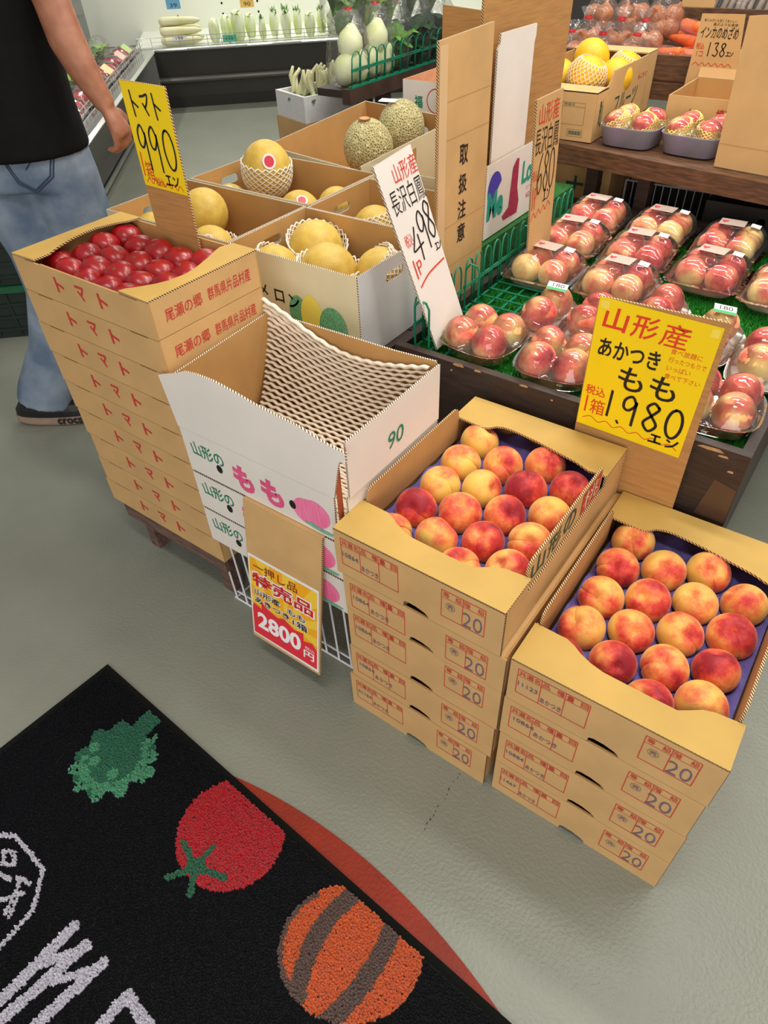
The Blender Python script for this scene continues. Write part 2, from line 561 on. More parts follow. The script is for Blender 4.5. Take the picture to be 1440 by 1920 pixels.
# ================================================================== door mat with woven vegetables
def build_mat():
    Cx, Cy = -1.175, 0.362
    ang = math.atan2(-0.067, 1.161)
    t = thing('door_mat', 'black pile door mat woven with broccoli, tomato and pumpkin', 'mat', (Cx, Cy, 0.0013), ang)
    ca, sa = math.cos(ang), math.sin(ang)
    def to_l(P):
        x, y = P[..., 0] - Cx, P[..., 1] - Cy
        return np.stack([x * ca + y * sa, -x * sa + y * ca], -1)
    mb = MB()
    mb.box(0, -1.05, 0, 1.75, 0, 0.003)
    mb.build('rubber_border', mat('black_rubber', (13, 15, 13), 0.9, 0.1, 60, 0.3, 300, spec=.2), t)
    mb = MB()
    mb.box(0.017, -1.03, 0.0031, 1.73, -0.017, 0.0055)
    mb.build('backing', mat('mat_backing', (18, 18, 20), 0.9), t)
    # jittered lattice of tufts, sorted into colours by the woven picture
    sp = 0.0036
    n1, n2 = int(1.34 / sp), int(0.80 / sp)
    A, B = np.meshgrid(np.arange(n1) * sp + 0.019, -(np.arange(n2) * sp + 0.019), indexing='ij')
    L = np.stack([A.ravel(), B.ravel()], -1) + RNG.uniform(-.45, .45, (n1 * n2, 2)) * sp
    wx = Cx + L[:, 0] * ca - L[:, 1] * sa
    wy = Cy + L[:, 0] * sa + L[:, 1] * ca
    col = np.zeros(len(L), int)
    def disc(cx, cy, r):
        return (wx - cx) ** 2 + (wy - cy) ** 2 < r * r
    def seg(p, q, w):
        p, q = np.array(p), np.array(q)
        d = q - p
        tt = np.clip(((wx - p[0]) * d[0] + (wy - p[1]) * d[1]) / (d @ d), 0, 1)
        return (wx - p[0] - tt * d[0]) ** 2 + (wy - p[1] - tt * d[1]) ** 2 < (w / 2) ** 2
    # broccoli
    th = np.arctan2(wy - .212, wx + .952)
    rr = np.hypot(wy - .212, wx + .952)
    col[rr < .083 + .009 * np.sin(9 * th)] = 1
    col[seg((-.958, .27), (-.960, .335), .046)] = 1
    lump = (rr > .058) & (np.cos(th - math.atan2(-.64, .77)) > -.35) & (rr < .088 + .012 * np.sin(11 * th + 1))
    col[lump & (np.sin(wx * 260) * np.sin(wy * 260 + 1) > -.45)] = 2
    for c in ((-1.011, .203), (-.983, .182), (-.924, .186), (-.881, .217), (-.978, .153), (-.916, .155), (-.88, .174), (-.861, .234)):
        col[disc(c[0], c[1], .0125)] = 2
    # tomato with its green calyx
    col[((wx + .622) / .112) ** 2 + ((wy - .245) / .108) ** 2 < 1] = 3
    for k, ln in enumerate((.055, .05, .065, .045, .06)):
        a = -2.2 + k * 1.256
        col[seg((-.632, .158), (-.632 + ln * math.cos(a), .158 + ln * math.sin(a)), .013)] = 4
    col[disc(-.632, .158, .018)] = 4
    # pumpkin
    e = ((wx + .298) * .868 + (wy - .222) * .495, -(wx + .298) * .495 + (wy - .222) * .868)
    ins = (e[0] / .130) ** 2 + (e[1] / .108) ** 2
    col[ins < 1] = 5
    bend = 2.6 * (wy - .225) ** 2
    col[(ins < 1) & (np.abs(wx + .362 - bend) < .0165)] = 6
    col[(ins < 1) & (np.abs(wx + .248 + bend * .6) < .0165)] = 6
    col[(ins < 1) & (ins > .87) & (wx < -.33) & (wy < .26)] = 6
    # white lettering and octagonal badge
    S = [((-.741, -.043), (-.749, -.2), .021), ((-.696, -.049), (-.722, -.2), .021), ((-.648, -.05), (-.668, -.18), .021), ((-.741, -.12), (-.696, -.055), .015), ((-.70, -.12), (-.65, -.06), .015),
         ((-.576, -.119), (-.572, -.055), .02), ((-.572, -.055), (-.498, -.063), .02)]
    octv = [(-1.055, -.10), (-1.01, -.032), (-.982, -.013), (-.876, -.018), (-.829, -.073), (-.824, -.144), (-.86, -.2), (-.93, -.235), (-1.02, -.21), (-1.065, -.155), (-1.055, -.10)]
    S += [(a, b, .0085) for a, b in zip(octv[:-1], octv[1:])]
    S += [(a, b, .0075) for a, b in (((-.973, -.044), (-.955, -.032)), ((-.955, -.032), (-.933, -.046)), ((-.933, -.046), (-.951, -.058)), ((-.951, -.058), (-.973, -.044)),
          ((-.941, -.073), (-.915, -.067)), ((-.906, -.055), (-.873, -.049)), ((-.867, -.107), (-.897, -.054)), ((-.871, -.082), (-.855, -.104)), ((-.897, -.1), (-.871, -.065)))]
    for a, b, w in S:
        col[seg(a, b, w)] = 7
    col[disc(.0, .283, .022) & (wx < .03)] = 8
    pal = [('black', (16, 16, 22)), ('green', (44, 124, 92)), ('light_green', (92, 176, 132)), ('red', (216, 20, 40)), ('leaf_green', (44, 124, 86)),
           ('orange', (240, 112, 32)), ('brown', (120, 88, 76)), ('white', (228, 224, 236)), ('purple', (130, 40, 110))]
    for k, (nm, rgb) in enumerate(pal):
        P = L[col == k]
        if len(P) == 0:
            continue
        n = len(P)
        h = RNG.uniform(.0065, .0105, n) * (1.0 if k else .8)
        r = sp * RNG.uniform(.95, 1.35, n)
        a0 = RNG.uniform(0, 6.28, n)
        lean = RNG.uniform(-.0022, .0022, (n, 2))
        vs = np.zeros((n, 5, 3))
        for q in range(4):
            a = a0 + q * math.pi / 2
            vs[:, q, 0] = P[:, 0] + np.cos(a) * r
            vs[:, q, 1] = P[:, 1] + np.sin(a) * r
            vs[:, q, 2] = .0045
        vs[:, 4, :2] = P + lean
        vs[:, 4, 2] = .0045 + h
        base = (np.arange(n) * 5)[:, None]
        fs = np.concatenate([base + np.array([[q, (q + 1) % 4, 4]]) for q in range(4)], 0)
        me = bpy.data.meshes.new('pile')
        me.from_pydata(vs.reshape(-1, 3).tolist(), [], fs.tolist())
        dark = tuple(int(c * .72) for c in rgb)
        me.materials.append(mat('pile_' + nm, rgb, 0.95, rgb2=dark, scale=420, sheen=0.25 if k else 0.05, spec=0.1))
        o = link('pile', me, t)
        o['kind'] = 'stuff'
        if k:
            o['label'] = nm.replace('_', ' ') + ' woven yarn of the picture'
build_mat()

# ================================================================== cartons
FX, FY, FZ = V3((1, 0, 0)), V3((0, 1, 0)), V3((0, 0, 1))
def faces(Wd, D):
    """frames of the four outer faces of a carton with its front left bottom corner at the origin"""
    return (fr((0, 0, 0), FX, FZ), fr((Wd, 0, 0), FY, FZ), fr((Wd, D, 0), -FX, FZ), fr((0, D, 0), -FY, FZ))

ORD = ['topmost', 'second from the top', 'third from the top', 'fourth from the top', 'fifth from the top', 'sixth from the top', 'seventh from the top', 'eighth from the top', 'lowest']

def tomato_box(i, z, h, dx, top):
    Wd, D, t = 0.443, 0.284, 0.004
    lab = ('open brown carton of tomatoes on top of the tall stack' if top else
           'closed brown tomato carton, %s in the tall stack' % ORD[i])
    b = thing('tomato_carton', lab, 'carton', (-1.487 + dx, 0.681, z), -0.0065, 'cartons of the tomato stack')
    F, R, Bk, Lf = faces(Wd, D)
    m3 = (0, 1, 2)
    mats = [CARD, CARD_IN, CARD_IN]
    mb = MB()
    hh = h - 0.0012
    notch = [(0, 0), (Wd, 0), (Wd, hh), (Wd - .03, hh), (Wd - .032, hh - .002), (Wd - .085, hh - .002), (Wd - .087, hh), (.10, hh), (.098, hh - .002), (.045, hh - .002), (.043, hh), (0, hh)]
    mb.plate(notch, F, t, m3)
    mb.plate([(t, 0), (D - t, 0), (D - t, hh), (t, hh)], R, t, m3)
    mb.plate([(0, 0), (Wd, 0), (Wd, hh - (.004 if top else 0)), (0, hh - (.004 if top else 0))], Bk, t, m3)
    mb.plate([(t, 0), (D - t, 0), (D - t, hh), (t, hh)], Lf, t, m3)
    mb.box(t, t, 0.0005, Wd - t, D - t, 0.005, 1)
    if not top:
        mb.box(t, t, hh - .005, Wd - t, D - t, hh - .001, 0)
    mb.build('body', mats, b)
    if top:
        fl = fr((0, 0, hh + .004), FX, FY)
        mb = MB()
        mb.plate([(0, 0), (.077, .003), (.077, .039), (.060, .072), (.044, .118), (.037, .155), (.036, .187), (.050, .228), (.066, .255), (.073, .284), (0, .284)], fl, t, (0, 1, 2))
        mb.build('flap', [CARD_TOP, CARD_IN, EDGE], b)
        mb = MB()
        mb.plate([(.355, .003), (.443, 0), (.443, .284), (.376, .284), (.368, .255), (.372, .240), (.392, .190), (.405, .150), (.409, .122), (.404, .085), (.394, .062), (.372, .030), (.360, .016)], fl, t, (0, 1, 2))
        mb.build('flap', [CARD_TOP, CARD_IN, EDGE], b)
    mb = MB()
    f0 = lift(F)
    cz = h * 0.545
    for k, ch in enumerate('トマト'):
        text(mb, ch, (.137 + k * .072, cz - .016, .166 + k * .072, cz + .016), f0, .03)
    if i < 3:
        fs = lift(R)
        text(mb, '尾瀬の郷', (.030, h * .33, .122, h * .33 + .026), fs, .004)
        text(mb, '群馬県片品村産', (.138, h * .33, .256, h * .33 + .026), fs, .004)
    mb.build('printed_lettering', INK_RED, b)
    return b

T_DX = [0, .0, -.004, .002, .006, .012, .022, .018, .010]
for i in range(9):
    tomato_box(i, 0.177 + (8 - i) * 0.0761, 0.0761, T_DX[i], i == 0)

# tomatoes
TOM = mat('tomato_skin', (168, 18, 22), 0.32, rgb2=(144, 10, 18), scale=30, spec=0.5, coat=0.15)
SCAR = mat('tomato_scar', (120, 92, 44), 0.7, 0.3, 200)
def tomato_mesh(k):
    mb = MB()
    prof = [(0, -.029)] + [(.0345 * math.sin(a) ** .9, -.029 * math.cos(a)) for a in [math.pi * j / 14 for j in range(1, 14)]] + [(0, .0282)]
    mb.lathe(prof, 26, fn=lambda t, r, z: 1 + .022 * math.cos(5 * t + k) + .012 * math.sin(3 * t + 2 * k))
    return mb.mesh('tomato', TOM, True)
TM = [tomato_mesh(k) for k in range(3)]
mb = MB(); mb.lathe([(0, .0004), (.0035, .0002), (.0042, -.0012)], 9, fn=lambda t, r, z: 1 + .25 * math.sin(4 * t))
SCM = mb.mesh('blossom_scar', SCAR)
TP = [(-1.444, .754), (-1.417, .806), (-1.436, .868), (-1.432, .928), (-1.349, .832), (-1.353, .903), (-1.28, .839), (-1.284, .901), (-1.334, .772), (-1.262, .777),
      (-1.211, .839), (-1.219, .902), (-1.155, .921), (-1.378, .738), (-1.308, .724), (-1.238, .726), (-1.195, .778), (-1.148, .856), (-1.135, .796), (-1.172, .726)]
TW = ['in the back left corner area', 'against the left flap']
def rank_labels(P, what, xs='left', tol=0.045):
    """label each position by column from the left and place from the front"""
    idx = sorted(range(len(P)), key=lambda i: P[i][0])
    cols, cur = [], []
    for i in idx:
        if cur and P[i][0] - np.mean([P[j][0] for j in cur]) > tol:
            cols.append(cur); cur = []
        cur.append(i)
    cols.append(cur)
    names = ['first', 'second', 'third', 'fourth', 'fifth', 'sixth', 'seventh']
    out = {}
    for c, col in enumerate(cols):
        for r, i in enumerate(sorted(col, key=lambda j: P[j][1])):
            out[i] = '%s, %s column from the left, %s from the front' % (what, names[c], names[r])
    return out
tl = rank_labels(TP, 'ripe red tomato in the open carton')
for i, (x, y) in enumerate(TP):
    o = link('tomato', TM[i % 3], None, (x, y, .8235 + random.uniform(-.003, .003)), (random.uniform(-.5, .5), random.uniform(-.5, .5), random.uniform(0, 6)), [random.uniform(.98, 1.06)] * 3)
    tag(o, tl[i], 'tomato', 'tomatoes in the open carton')
    link('blossom_scar', SCM, o, (0, 0, .0283))

# low wooden stand under the tomato stack
t = thing('wooden_stand', 'low brown wooden stand under the tomato carton stack', 'stand', (-1.45, .70, 0))
STANDW = mat('weathered_brown_wood', (122, 92, 80), 0.7, 0.3, 12, 0.2, 60, stretch=(2, 10, 10))
for k in range(3):
    mb = MB(); mb.box(0, .0 + k * .095, .142, .395, .075 + k * .095, .1755); mb.build('plank', STANDW, t)
for (x, y) in ((.03, .01), (.335, .01), (.03, .2), (.335, .2)):
    mb = MB(); mb.box(x, y, 0.0, x + .035, y + .04, .142); mb.build('foot', STANDW, t)
mb = MB(); mb.box(.0, -.012, .120, .40, -.001, .165); mb.build('rail', STANDW, t)

# yellow hand-lettered tomato price board
def sign_990():
    t = thing('price_board', 'tall yellow handwritten price board reading 990 among the tomatoes', 'price sign', (-1.329, .942, .79))
    f = fr((0, 0, 0), FX, FZ)
    mb = MB(); mb.plate([(0, 0), (.1335, 0), (.1345, .355), (.002, .357)], f, .004, (0, 0, 1))
    mb.build('board', [CARD_DK, EDGE], t)
    y0, y1, w = .164, .356, .134
    fp = lift(f, .0008)
    mb = MB(); mb.plate([(.0015, y0), (.1335, y0 - .003), (.1343, y1 - .001), (.002, y1)], fp, .0005)
    mb.build('paper', YELLOW, t)
    g = lift(fp, .0005)
    def rc(a, b, c, d):   # fractions from the left and from the top
        return (a * w, y1 - d * (y1 - y0), c * w, y1 - b * (y1 - y0))
    k = MB()
    hand(k, 'トマト', rc(.12, .08, .86, .31), .0042, g, .004)
    hand(k, '99', rc(.10, .39, .62, .82), .0046, g, .001)
    hand(k, '0', rc(.64, .40, .98, .78), .0046, g, .004)
    hand(k, 'エン', rc(.55, .84, .88, .95), .0036, g, .002)
    k.build('black_lettering', MARK_BLACK, t)
    k = MB()
    stroke(k, [(.012, y0 + .065), (.010, y0 + .02)], .003, g)
    text(k, '箱', rc(.13, .74, .31, .93), g, .0)
    text(k, '税込', rc(.31, .89, .52, .98), g)
    wavy(k, .012, y0 + .012, .125, y0 + .008, 6, .005, .0016, g)
    k.build('red_lettering', MARK_RED, t)
sign_990()

# ------------------------------------------------------------------ white peach boxes on a wire rack
def momo_front(k, kg, kp, kl, kh, f, z0):
    """print of one box front: green and pink brush letters, peach, two vent holes"""
    text(kg, '山形の', (.024, z0 + .046, .118, z0 + .083), f, .012, -.12)
    for a, b in ((.139, .196), (.216, .276)):
        text(k, 'も', (a, z0 + .010, b, z0 + .075), f, .05)
    P = []
    for i in range(28):
        a = 2 * math.pi * i / 28
        r = 1 - .10 * math.exp(-((a - 1.9) / .3) ** 2)
        P.append((.347 + .047 * r * math.cos(a) + .006 * math.sin(a), z0 + .041 + .036 * r * math.sin(a)))
    poly(kp, P, f)
    poly(kl, [(.322, z0 + .010), (.345, z0 + .017), (.37, z0 + .012), (.402, z0 + .011), (.395, z0 + .004), (.37, z0 + .001), (.345, z0 + .004)], lift(f, .0003))
    for u, v in ((.098, .038), (.300, .040)):
        kh.mark()
        poly(kh, [(u + .0085 * math.cos(q * .3927), z0 + v + .0105 * math.sin(q * .3927)) for q in range(16)], lift(f, .0004))

PEACH_PRINT = mat('pink_peach_print', (246, 112, 158), 0.5, rgb2=(250, 140, 180), scale=60, stretch=(4, 1, .3))
LEAF_PRINT = mat('sage_leaf_print', (132, 190, 164), 0.5, 0.12, 80)
HOLE = mat('dark_hole', (20, 16, 14), 0.9)
def momo_box(i, z, h, lab, is_open):
    Wd, D, t = .432, .312, .0045
    b = thing('peach_box', lab, 'carton', (-1.035, .665, z), 0, 'white boxes on the wire rack')
    F, R, Bk, Lf = faces(Wd, D)
    mats = [WHITE_CARD, CARD_IN, EDGE_W]
    m3 = (0, 1, 2)
    mb = MB()
    if not is_open:
        mb.plate([(0, 0), (Wd, 0), (Wd, h), (0, h)], F, t, m3)
        mb.plate([(t, 0), (D - t, 0), (D - t, h), (t, h)], R, t, m3)
        mb.plate([(0, 0), (Wd, 0), (Wd, h), (0, h)], Bk, t, m3)
        mb.plate([(t, 0), (D - t, 0), (D - t, h), (t, h)], Lf, t, m3)
        mb.box(t, t, h - .006, Wd - t, D - t, h - .001, 0)
        mb.box(t, t, .0005, Wd - t, D - t, .004, 1)
        mb.build('body', mats, b)
    else:
        hw = .113
        mb.plate([(0, 0), (.405, 0), (.409, hw), (-.002, hw)], F, t, m3)
        mb.plate([(.012, 0), (D - t, 0), (D - t, hw), (.012, hw)], R, t, m3)
        mb.plate([(0, 0), (Wd, 0), (Wd, hw), (0, hw)], Bk, t, m3)
        mb.plate([(t, 0), (D - t, 0), (D - t, hw), (t, hw)], Lf, t, m3)
        mb.box(t, t, .0005, Wd - t, D - t, .005, 1)
        mb.build('body', mats, b)
        # lid panels pulled upright: front panel with wavy torn top
        mb = MB()
        top = [(-.021, .228), (.03, .246), (.066, .263), (.10, .268), (.146, .269), (.20, .262), (.249, .254), (.30, .249), (.348, .246), (.39, .236), (.425, .231), (.446, .230), (.447, .212), (.432, .205), (.427, .19)]
        mb.plate([(.411, hw + .0005)] + top[::-1] + [(-.004, hw + .0005)], lift(F, .0008), t, m3)
        mb.build('front_flap', mats, b)
        mb = MB()
        mb.plate([(.016, hw + .0005), (D - .002, hw + .0005), (D, .238), (.150, .236), (.016, .237)], lift(R, .003), t, m3)
        mb.build('side_flap', mats, b)
        mb = MB(); k = lift(R, .0042)
        text(mb, '90', (.132, .145, .182, .180), k, 0, .12)
        mb.build('size_print', INK_GREEN, b)
        mb = MB(); mb.plate([(0, hw + .0005), (Wd, hw + .0005), (Wd - .004, .232), (.25, .236), (.1, .238), (.004, .244)], Bk, t, m3)
        mb.build('back_flap', mats, b)
        mb = MB(); mb.plate([(.004, hw + .0005), (D - t, hw + .0005), (D - t - .008, .228), (.01, .243)], Lf, t, m3)
        mb.build('side_flap', mats, b)
        mb = MB(); mb.box(Wd - .018, .003, .0, Wd - .012, .012, .20); mb.build('corner_fold', mat('orange_card', (190, 92, 52), .7, .1), b)
    f = lift(F, .0007)
    kg, kk, kp, kl, kh = MB(), MB(), MB(), MB(), MB()
    momo_front(kk, kg, kp, kl, kh, f, 0.0 if not is_open else .004)
    kk.build('pink_lettering', INK_PINK, b); kg.build('green_lettering', INK_GREEN, b)
    kp.build('printed_peach', PEACH_PRINT, b); kl.build('printed_leaf', LEAF_PRINT, b); kh.build('vent_hole', HOLE, b)

momo_box(0, .4885, .113, 'white open peach box with raised flaps and foam sheet', True)
momo_box(1, .3815, .101, 'closed white peach box directly under the open one', False)
momo_box(2, .2745, .101, 'closed white peach box resting on the wire rack', False)

# foam mesh liner draped in the open white box
def foam_sheet():
    mb = MB()
    ns, nl = 43, 80
    def surf(s, t):   # s along the box, t from the front edge on the floor up the back wall
        x = -1.018 + .402 * s
        lift_l = math.exp(-((s - .0) / .33) ** 2)
        if t < .5:
            q = t / .5
            y = .695 + .17 * q
            z = .503 + .004 * math.sin(5 * s + 3 * t) + .030 * q * q
        else:
            q = (t - .5) / .5
            y = .865 + .095 * (1 - (1 - q) ** 1.7)
            z = .533 + (.175 + .055 * lift_l - .03 * math.sin(math.pi * s) + .02 * s) * q ** 1.15
        x += -.03 * lift_l * max(0, t - .55) / .45
        return V3((x, y, z))
    for i in range(ns):
        path = []
        for j in range(nl * 2 + 1):
            s = j / (nl * 2)
            t = (i + .5 + .15 * math.sin(s * 92 + math.pi * i)) / ns
            path.append(surf(s, min(max(t, 0), 1)))
        mb.tube(path, .0049 if i < ns - 1 else .0062, 6, flat=.6)
    o = mb.build('foam_sheet', FOAM, None, True)
    tag(o, 'white expanded foam mesh sheet curling up inside the open white box', 'foam sheet')
foam_sheet()

# white wire rack carrying the white boxes
t = thing('wire_rack', 'low white wire rack under the white peach boxes', 'rack', (-1.06, .70, 0))
def arch(mb, P, r=.0026, n=6):
    mb.tube(P, r, n)
for y in (0.0, .012):
    mb = MB(); arch(mb, [(-.005, y, .0035 + y), (.445, y, .0035 + y)]); mb.build('bottom_rail', WHITE_WIRE, t)
mb = MB(); arch(mb, [(0.0, .02, .268), (.44, .02, .268)]); mb.build('top_rail', WHITE_WIRE, t)
for i in range(12):
    x = .004 + i * .0392
    mb = MB(); arch(mb, [(x, 0, .004), (x, -.006, .235), (x, .012, .255), (x, .06, .2715)]); mb.build('upright_wire', WHITE_WIRE, t)
for x in (0.0, .44):
    mb = MB(); arch(mb, [(x, 0, .0035), (x, .26, .0035), (x, .26, .268), (x, .02, .268)]); mb.build('side_frame', WHITE_WIRE, t)
for y in (.06, .15, .25):
    mb = MB(); arch(mb, [(0, y, .2715), (.44, y, .2715)]); mb.build('shelf_wire', WHITE_WIRE, t)

# hanging special-offer card
def sign_2800():
    t = thing('offer_card', 'hanging special offer card in yellow and red reading 2800', 'price sign', (-.885, .603, .078), 0)
    V = V3((.012, .052, .407)).normalized()
    f = fr((0, 0, 0), FX, V)
    w, h = .209, .412
    mb = MB(); mb.plate([(0, 0), (w, 0), (w + .004, h), (0.0, h)], f, .005, (0, 0, 1))
    mb.build('board', [CARD, EDGE], t)
    mb = MB(); mb.plate([(0, 0), (w + .004, 0), (w + .004, .03), (0, .03)], (f[0] + f[2] * (h + .0005), f[1], V3((0, 1, 0)), V3((0, 0, 1))), .004, (0, 0, 1))
    mb.build('folded_tab', [CARD, EDGE], t)
    fp = lift(f, .001)
    p0, p1 = .012, .268
    pw = w - .006
    mb = MB(); mb.plate([(.003, p0), (pw + .003, p0 - .004), (pw + .003, p1), (.003, p1)], fp, .0006)
    mb.build('paper', PAPER, t)
    g = lift(fp, .0004, .007, p0 + .006)
    W_, H_ = pw - .008, p1 - p0 - .013
    mb = MB(); quad(mb, 0, 0, W_, H_, g); mb.build('yellow_ground', mat('offer_yellow', (250, 206, 62), .45), t)
    # sunburst rays
    g2 = lift(g, .0003)
    mb = MB(); c = (W_ * .5, H_ * .42)
    def edge(a):
        ca_, sa_ = math.cos(a), math.sin(a)
        k = min((W_ - c[0]) / ca_ if ca_ > 1e-6 else (-c[0] / ca_ if ca_ < -1e-6 else 9), (H_ - c[1]) / sa_ if sa_ > 1e-6 else (-c[1] / sa_ if sa_ < -1e-6 else 9))
        return (c[0] + ca_ * k, c[1] + sa_ * k)
    for i in range(12):
        a0 = i * math.pi / 6
        P = [edge(a0 + k * math.pi / 48) for k in range(5)]
        poly(mb, [c] + P, g2)
    mb.build('sunburst_rays', mat('offer_orange', (250, 176, 28), .45), t)
    g3 = lift(g2, .0003)
    mb = MB()
    poly(mb, [(0, 0), (W_, 0), (W_, .062), (W_ * .93, .078), (W_ * .80, .070), (W_ * .80, .094), (W_ * .66, .088), (W_ * .50, .104), (W_ * .40, .094), (W_ * .24, .104), (W_ * .14, .118), (W_ * .15, .092), (W_ * .03, .100), (0, .088)], g3)
    mb.build('red_burst', mat('offer_red', (232, 42, 60), .4), t)
    g4, g5 = lift(g3, .0003), lift(g3, .0006)
    k = MB()
    text(k, '特売品', (.002, .158, W_ * .97, .207), g4, .06)
    text(k, '山形産', (.008, .132, W_ * .46, .155), g4, .06); text(k, 'もも', (W_ * .55, .128, W_ * .84, .150), g4, .06)
    text(k, 'あきつき', (.008, .107, W_ * .60, .129), g4, .06); text(k, '1箱', (W_ * .63, .101, W_ * .87, .126), g4, .06)
    text(k, '2800', (W_ * .07, .026, W_ * .76, .080), g4, .035); text(k, '円', (W_ * .80, .018, W_ * .96, .044), g4, .02); text(k, '税込', (W_ * .82, .048, W_ * .97, .058), g4, .0)
    k.build('white_lettering', mat('print_white', (250, 248, 246), .45), t)
    k = MB()
    text(k, '特売品', (.006, .162, W_ * .97 - .004, .203), g5, .022)
    k.build('red_lettering', mat('offer_text_red', (206, 28, 46), .45), t)
    k = MB()
    text(k, '一押し品', (W_ * .06, .2085, W_ * .72, .235), g5, .006)
    k.build('brown_lettering', mat('offer_brown', (150, 46, 38), .45), t)
    k = MB()
    text(k, '山形産', (.010, .134, W_ * .46 - .002, .153), g5, .012); text(k, 'もも', (W_ * .55 + .002, .130, W_ * .84 - .002, .148), g5, .012)
    text(k, 'あきつき', (.010, .109, W_ * .60 - .002, .127), g5, .012); text(k, '1箱', (W_ * .63 + .002, .103, W_ * .87 - .002, .124), g5, .012)
    k.build('black_lettering', mat('offer_black', (26, 30, 52), .45), t)
sign_2800()

# ------------------------------------------------------------------ brown peach cartons
TRAY = mat('purple_pulp_tray', (112, 100, 178), 0.85, 0.15, 40, 0.3, 300)
def peach_lattice(cols, y0s, n, dy):
    return [(x, y0 + k * dy) for x, y0 in zip(cols, y0s) for k in range(n)]
def peach_carton(name_lab, loc, h, rz, is_open, code, var, peaches=None, small=0):
    Wd, D, t = .346, .50, .0045
    b = thing('peach_carton', name_lab, 'carton', loc, rz, 'brown peach cartons')
    F, R, Bk, Lf = faces(Wd, D)
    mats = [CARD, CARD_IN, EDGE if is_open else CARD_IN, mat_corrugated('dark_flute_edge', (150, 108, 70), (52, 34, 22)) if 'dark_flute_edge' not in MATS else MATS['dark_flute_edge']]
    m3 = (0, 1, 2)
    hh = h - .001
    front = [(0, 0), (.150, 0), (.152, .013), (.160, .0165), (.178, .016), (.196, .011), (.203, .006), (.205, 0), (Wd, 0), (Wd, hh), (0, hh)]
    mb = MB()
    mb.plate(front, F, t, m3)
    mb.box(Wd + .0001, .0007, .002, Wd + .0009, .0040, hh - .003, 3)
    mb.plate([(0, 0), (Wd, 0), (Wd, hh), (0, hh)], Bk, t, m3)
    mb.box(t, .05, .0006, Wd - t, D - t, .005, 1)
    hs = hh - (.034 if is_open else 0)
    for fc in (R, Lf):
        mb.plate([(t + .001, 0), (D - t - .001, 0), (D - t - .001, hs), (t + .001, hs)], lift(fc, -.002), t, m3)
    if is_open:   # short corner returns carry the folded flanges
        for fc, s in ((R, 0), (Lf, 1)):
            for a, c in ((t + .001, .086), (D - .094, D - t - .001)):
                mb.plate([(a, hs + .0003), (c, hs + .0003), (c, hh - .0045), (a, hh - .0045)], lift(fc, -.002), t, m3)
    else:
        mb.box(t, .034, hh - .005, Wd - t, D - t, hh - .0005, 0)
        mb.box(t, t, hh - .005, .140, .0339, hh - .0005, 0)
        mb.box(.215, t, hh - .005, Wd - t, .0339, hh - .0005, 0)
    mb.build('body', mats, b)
    if is_open:
        top = fr((0, 0, hh + .0005), FX, FY)
        mb = MB(); mb.plate([(0, 0), (Wd, 0), (Wd, .087), (.302, .083), (.285, .077), (.270, .066), (.254, .055), (.21, .055), (.135, .057), (.112, .062), (.090, .071), (.075, .080), (.06, .086), (0, .088)], top, t, m3)
        mb.build('front_flap', [CARD_TOP, CARD_IN, EDGE], b)
        mb = MB(); mb.plate([(0, .413), (.072, .408), (.083, .414), (.094, .426), (.108, .432), (.128, .433), (.185, .426), (.28, .406), (.298, .399), (.31, .394), (Wd, .397), (Wd, .5), (0, .5)], top, t, m3)
        mb.build('back_flap', [CARD_TOP, CARD_IN, EDGE], b)
        for fc, flip in ((R, False), (Lf, True)):
            a0, a1 = (.089, .392) if not flip else (D - .411, D - .090)
            mb = MB(); mb.plate([(a0, .06), (a1, .06), (a1, hh + .010), (a1 - .004, hh + .022), (a1 - .014, hh + .027), (a0 + .014, hh + .027), (a0 + .004, hh + .022), (a0, hh + .010)], lift(fc, -.0072), t, m3)
            mb.build('side_flap', [CARD, CARD_IN, EDGE], b)
        g = lift(R, -.0066)
        mb = MB()
        for i, ch in enumerate('山形の'):
            text(mb, ch, (.100 + i * .062, hh - .026, .152 + i * .062, hh + .020), g, .02)
        mb.build('green_lettering', INK_DGREEN, b)
        mb = MB(); quad(mb, .300, hh - .030, .384, hh + .021, g); mb.build('red_panel', INK_RED, b)
        mb = MB(); text(mb, '桃', (.308, hh - .026, .376, hh + .018), lift(g, .0004), .0); mb.build('white_lettering', CREAM_CARD, b)
    # red printed form on the front
    f = lift(F)
    w = .0015
    for (u0, u1, cuts, heads) in ((.0155, .141, (.058, .100), (('共選名', .0175, .0555), ('品', .060, .073), ('種', .085, .098), ('量', .102, .115), ('目', .126, .139))), (.230, .313, (.271,), (('等', .233, .245), ('級', .257, .269), ('階', .273, .285), ('級', .299, .311)))):
        k = MB(); k.joined = True
        v1, v0 = h - .018, h - .085
        rect_lines(k, u0, v0, u1, v1, w, f)
        quad(k, u0, v1 - .018, u1, v1 - .0172, f)
        for c in cuts:
            quad(k, c - w / 2, v0, c + w / 2, v1, f)
        for s, a, c in heads:
            text(k, s, (a, v1 - .0155, c, v1 - .0025), f, .004)
        k.build('printed_form', INK_RED_TABLE, b)
    g = lift(f, .0004)
    k = MB()
    v = h - .062 + var * .006
    text(k, code, (.018 + var * .006, v, .054 + var * .010, v + .011), g, .004)
    text(k, 'あかつき', (.060 + var * .004, v - .016, .098 + var * .012, v - .002), g, .004)
    k.mark(); stroke(k, ell(.248, h - .053, .0085, .009), .0007, g)
    text(k, '秀', (.242, h - .0585, .254, h - .0475), g)
    text(k, '20', (.272 - var * .004, h - .082, .309, h - .047), g, -.012)
    k.build('ink_stamp', INK_PURPLE, b)
    return b

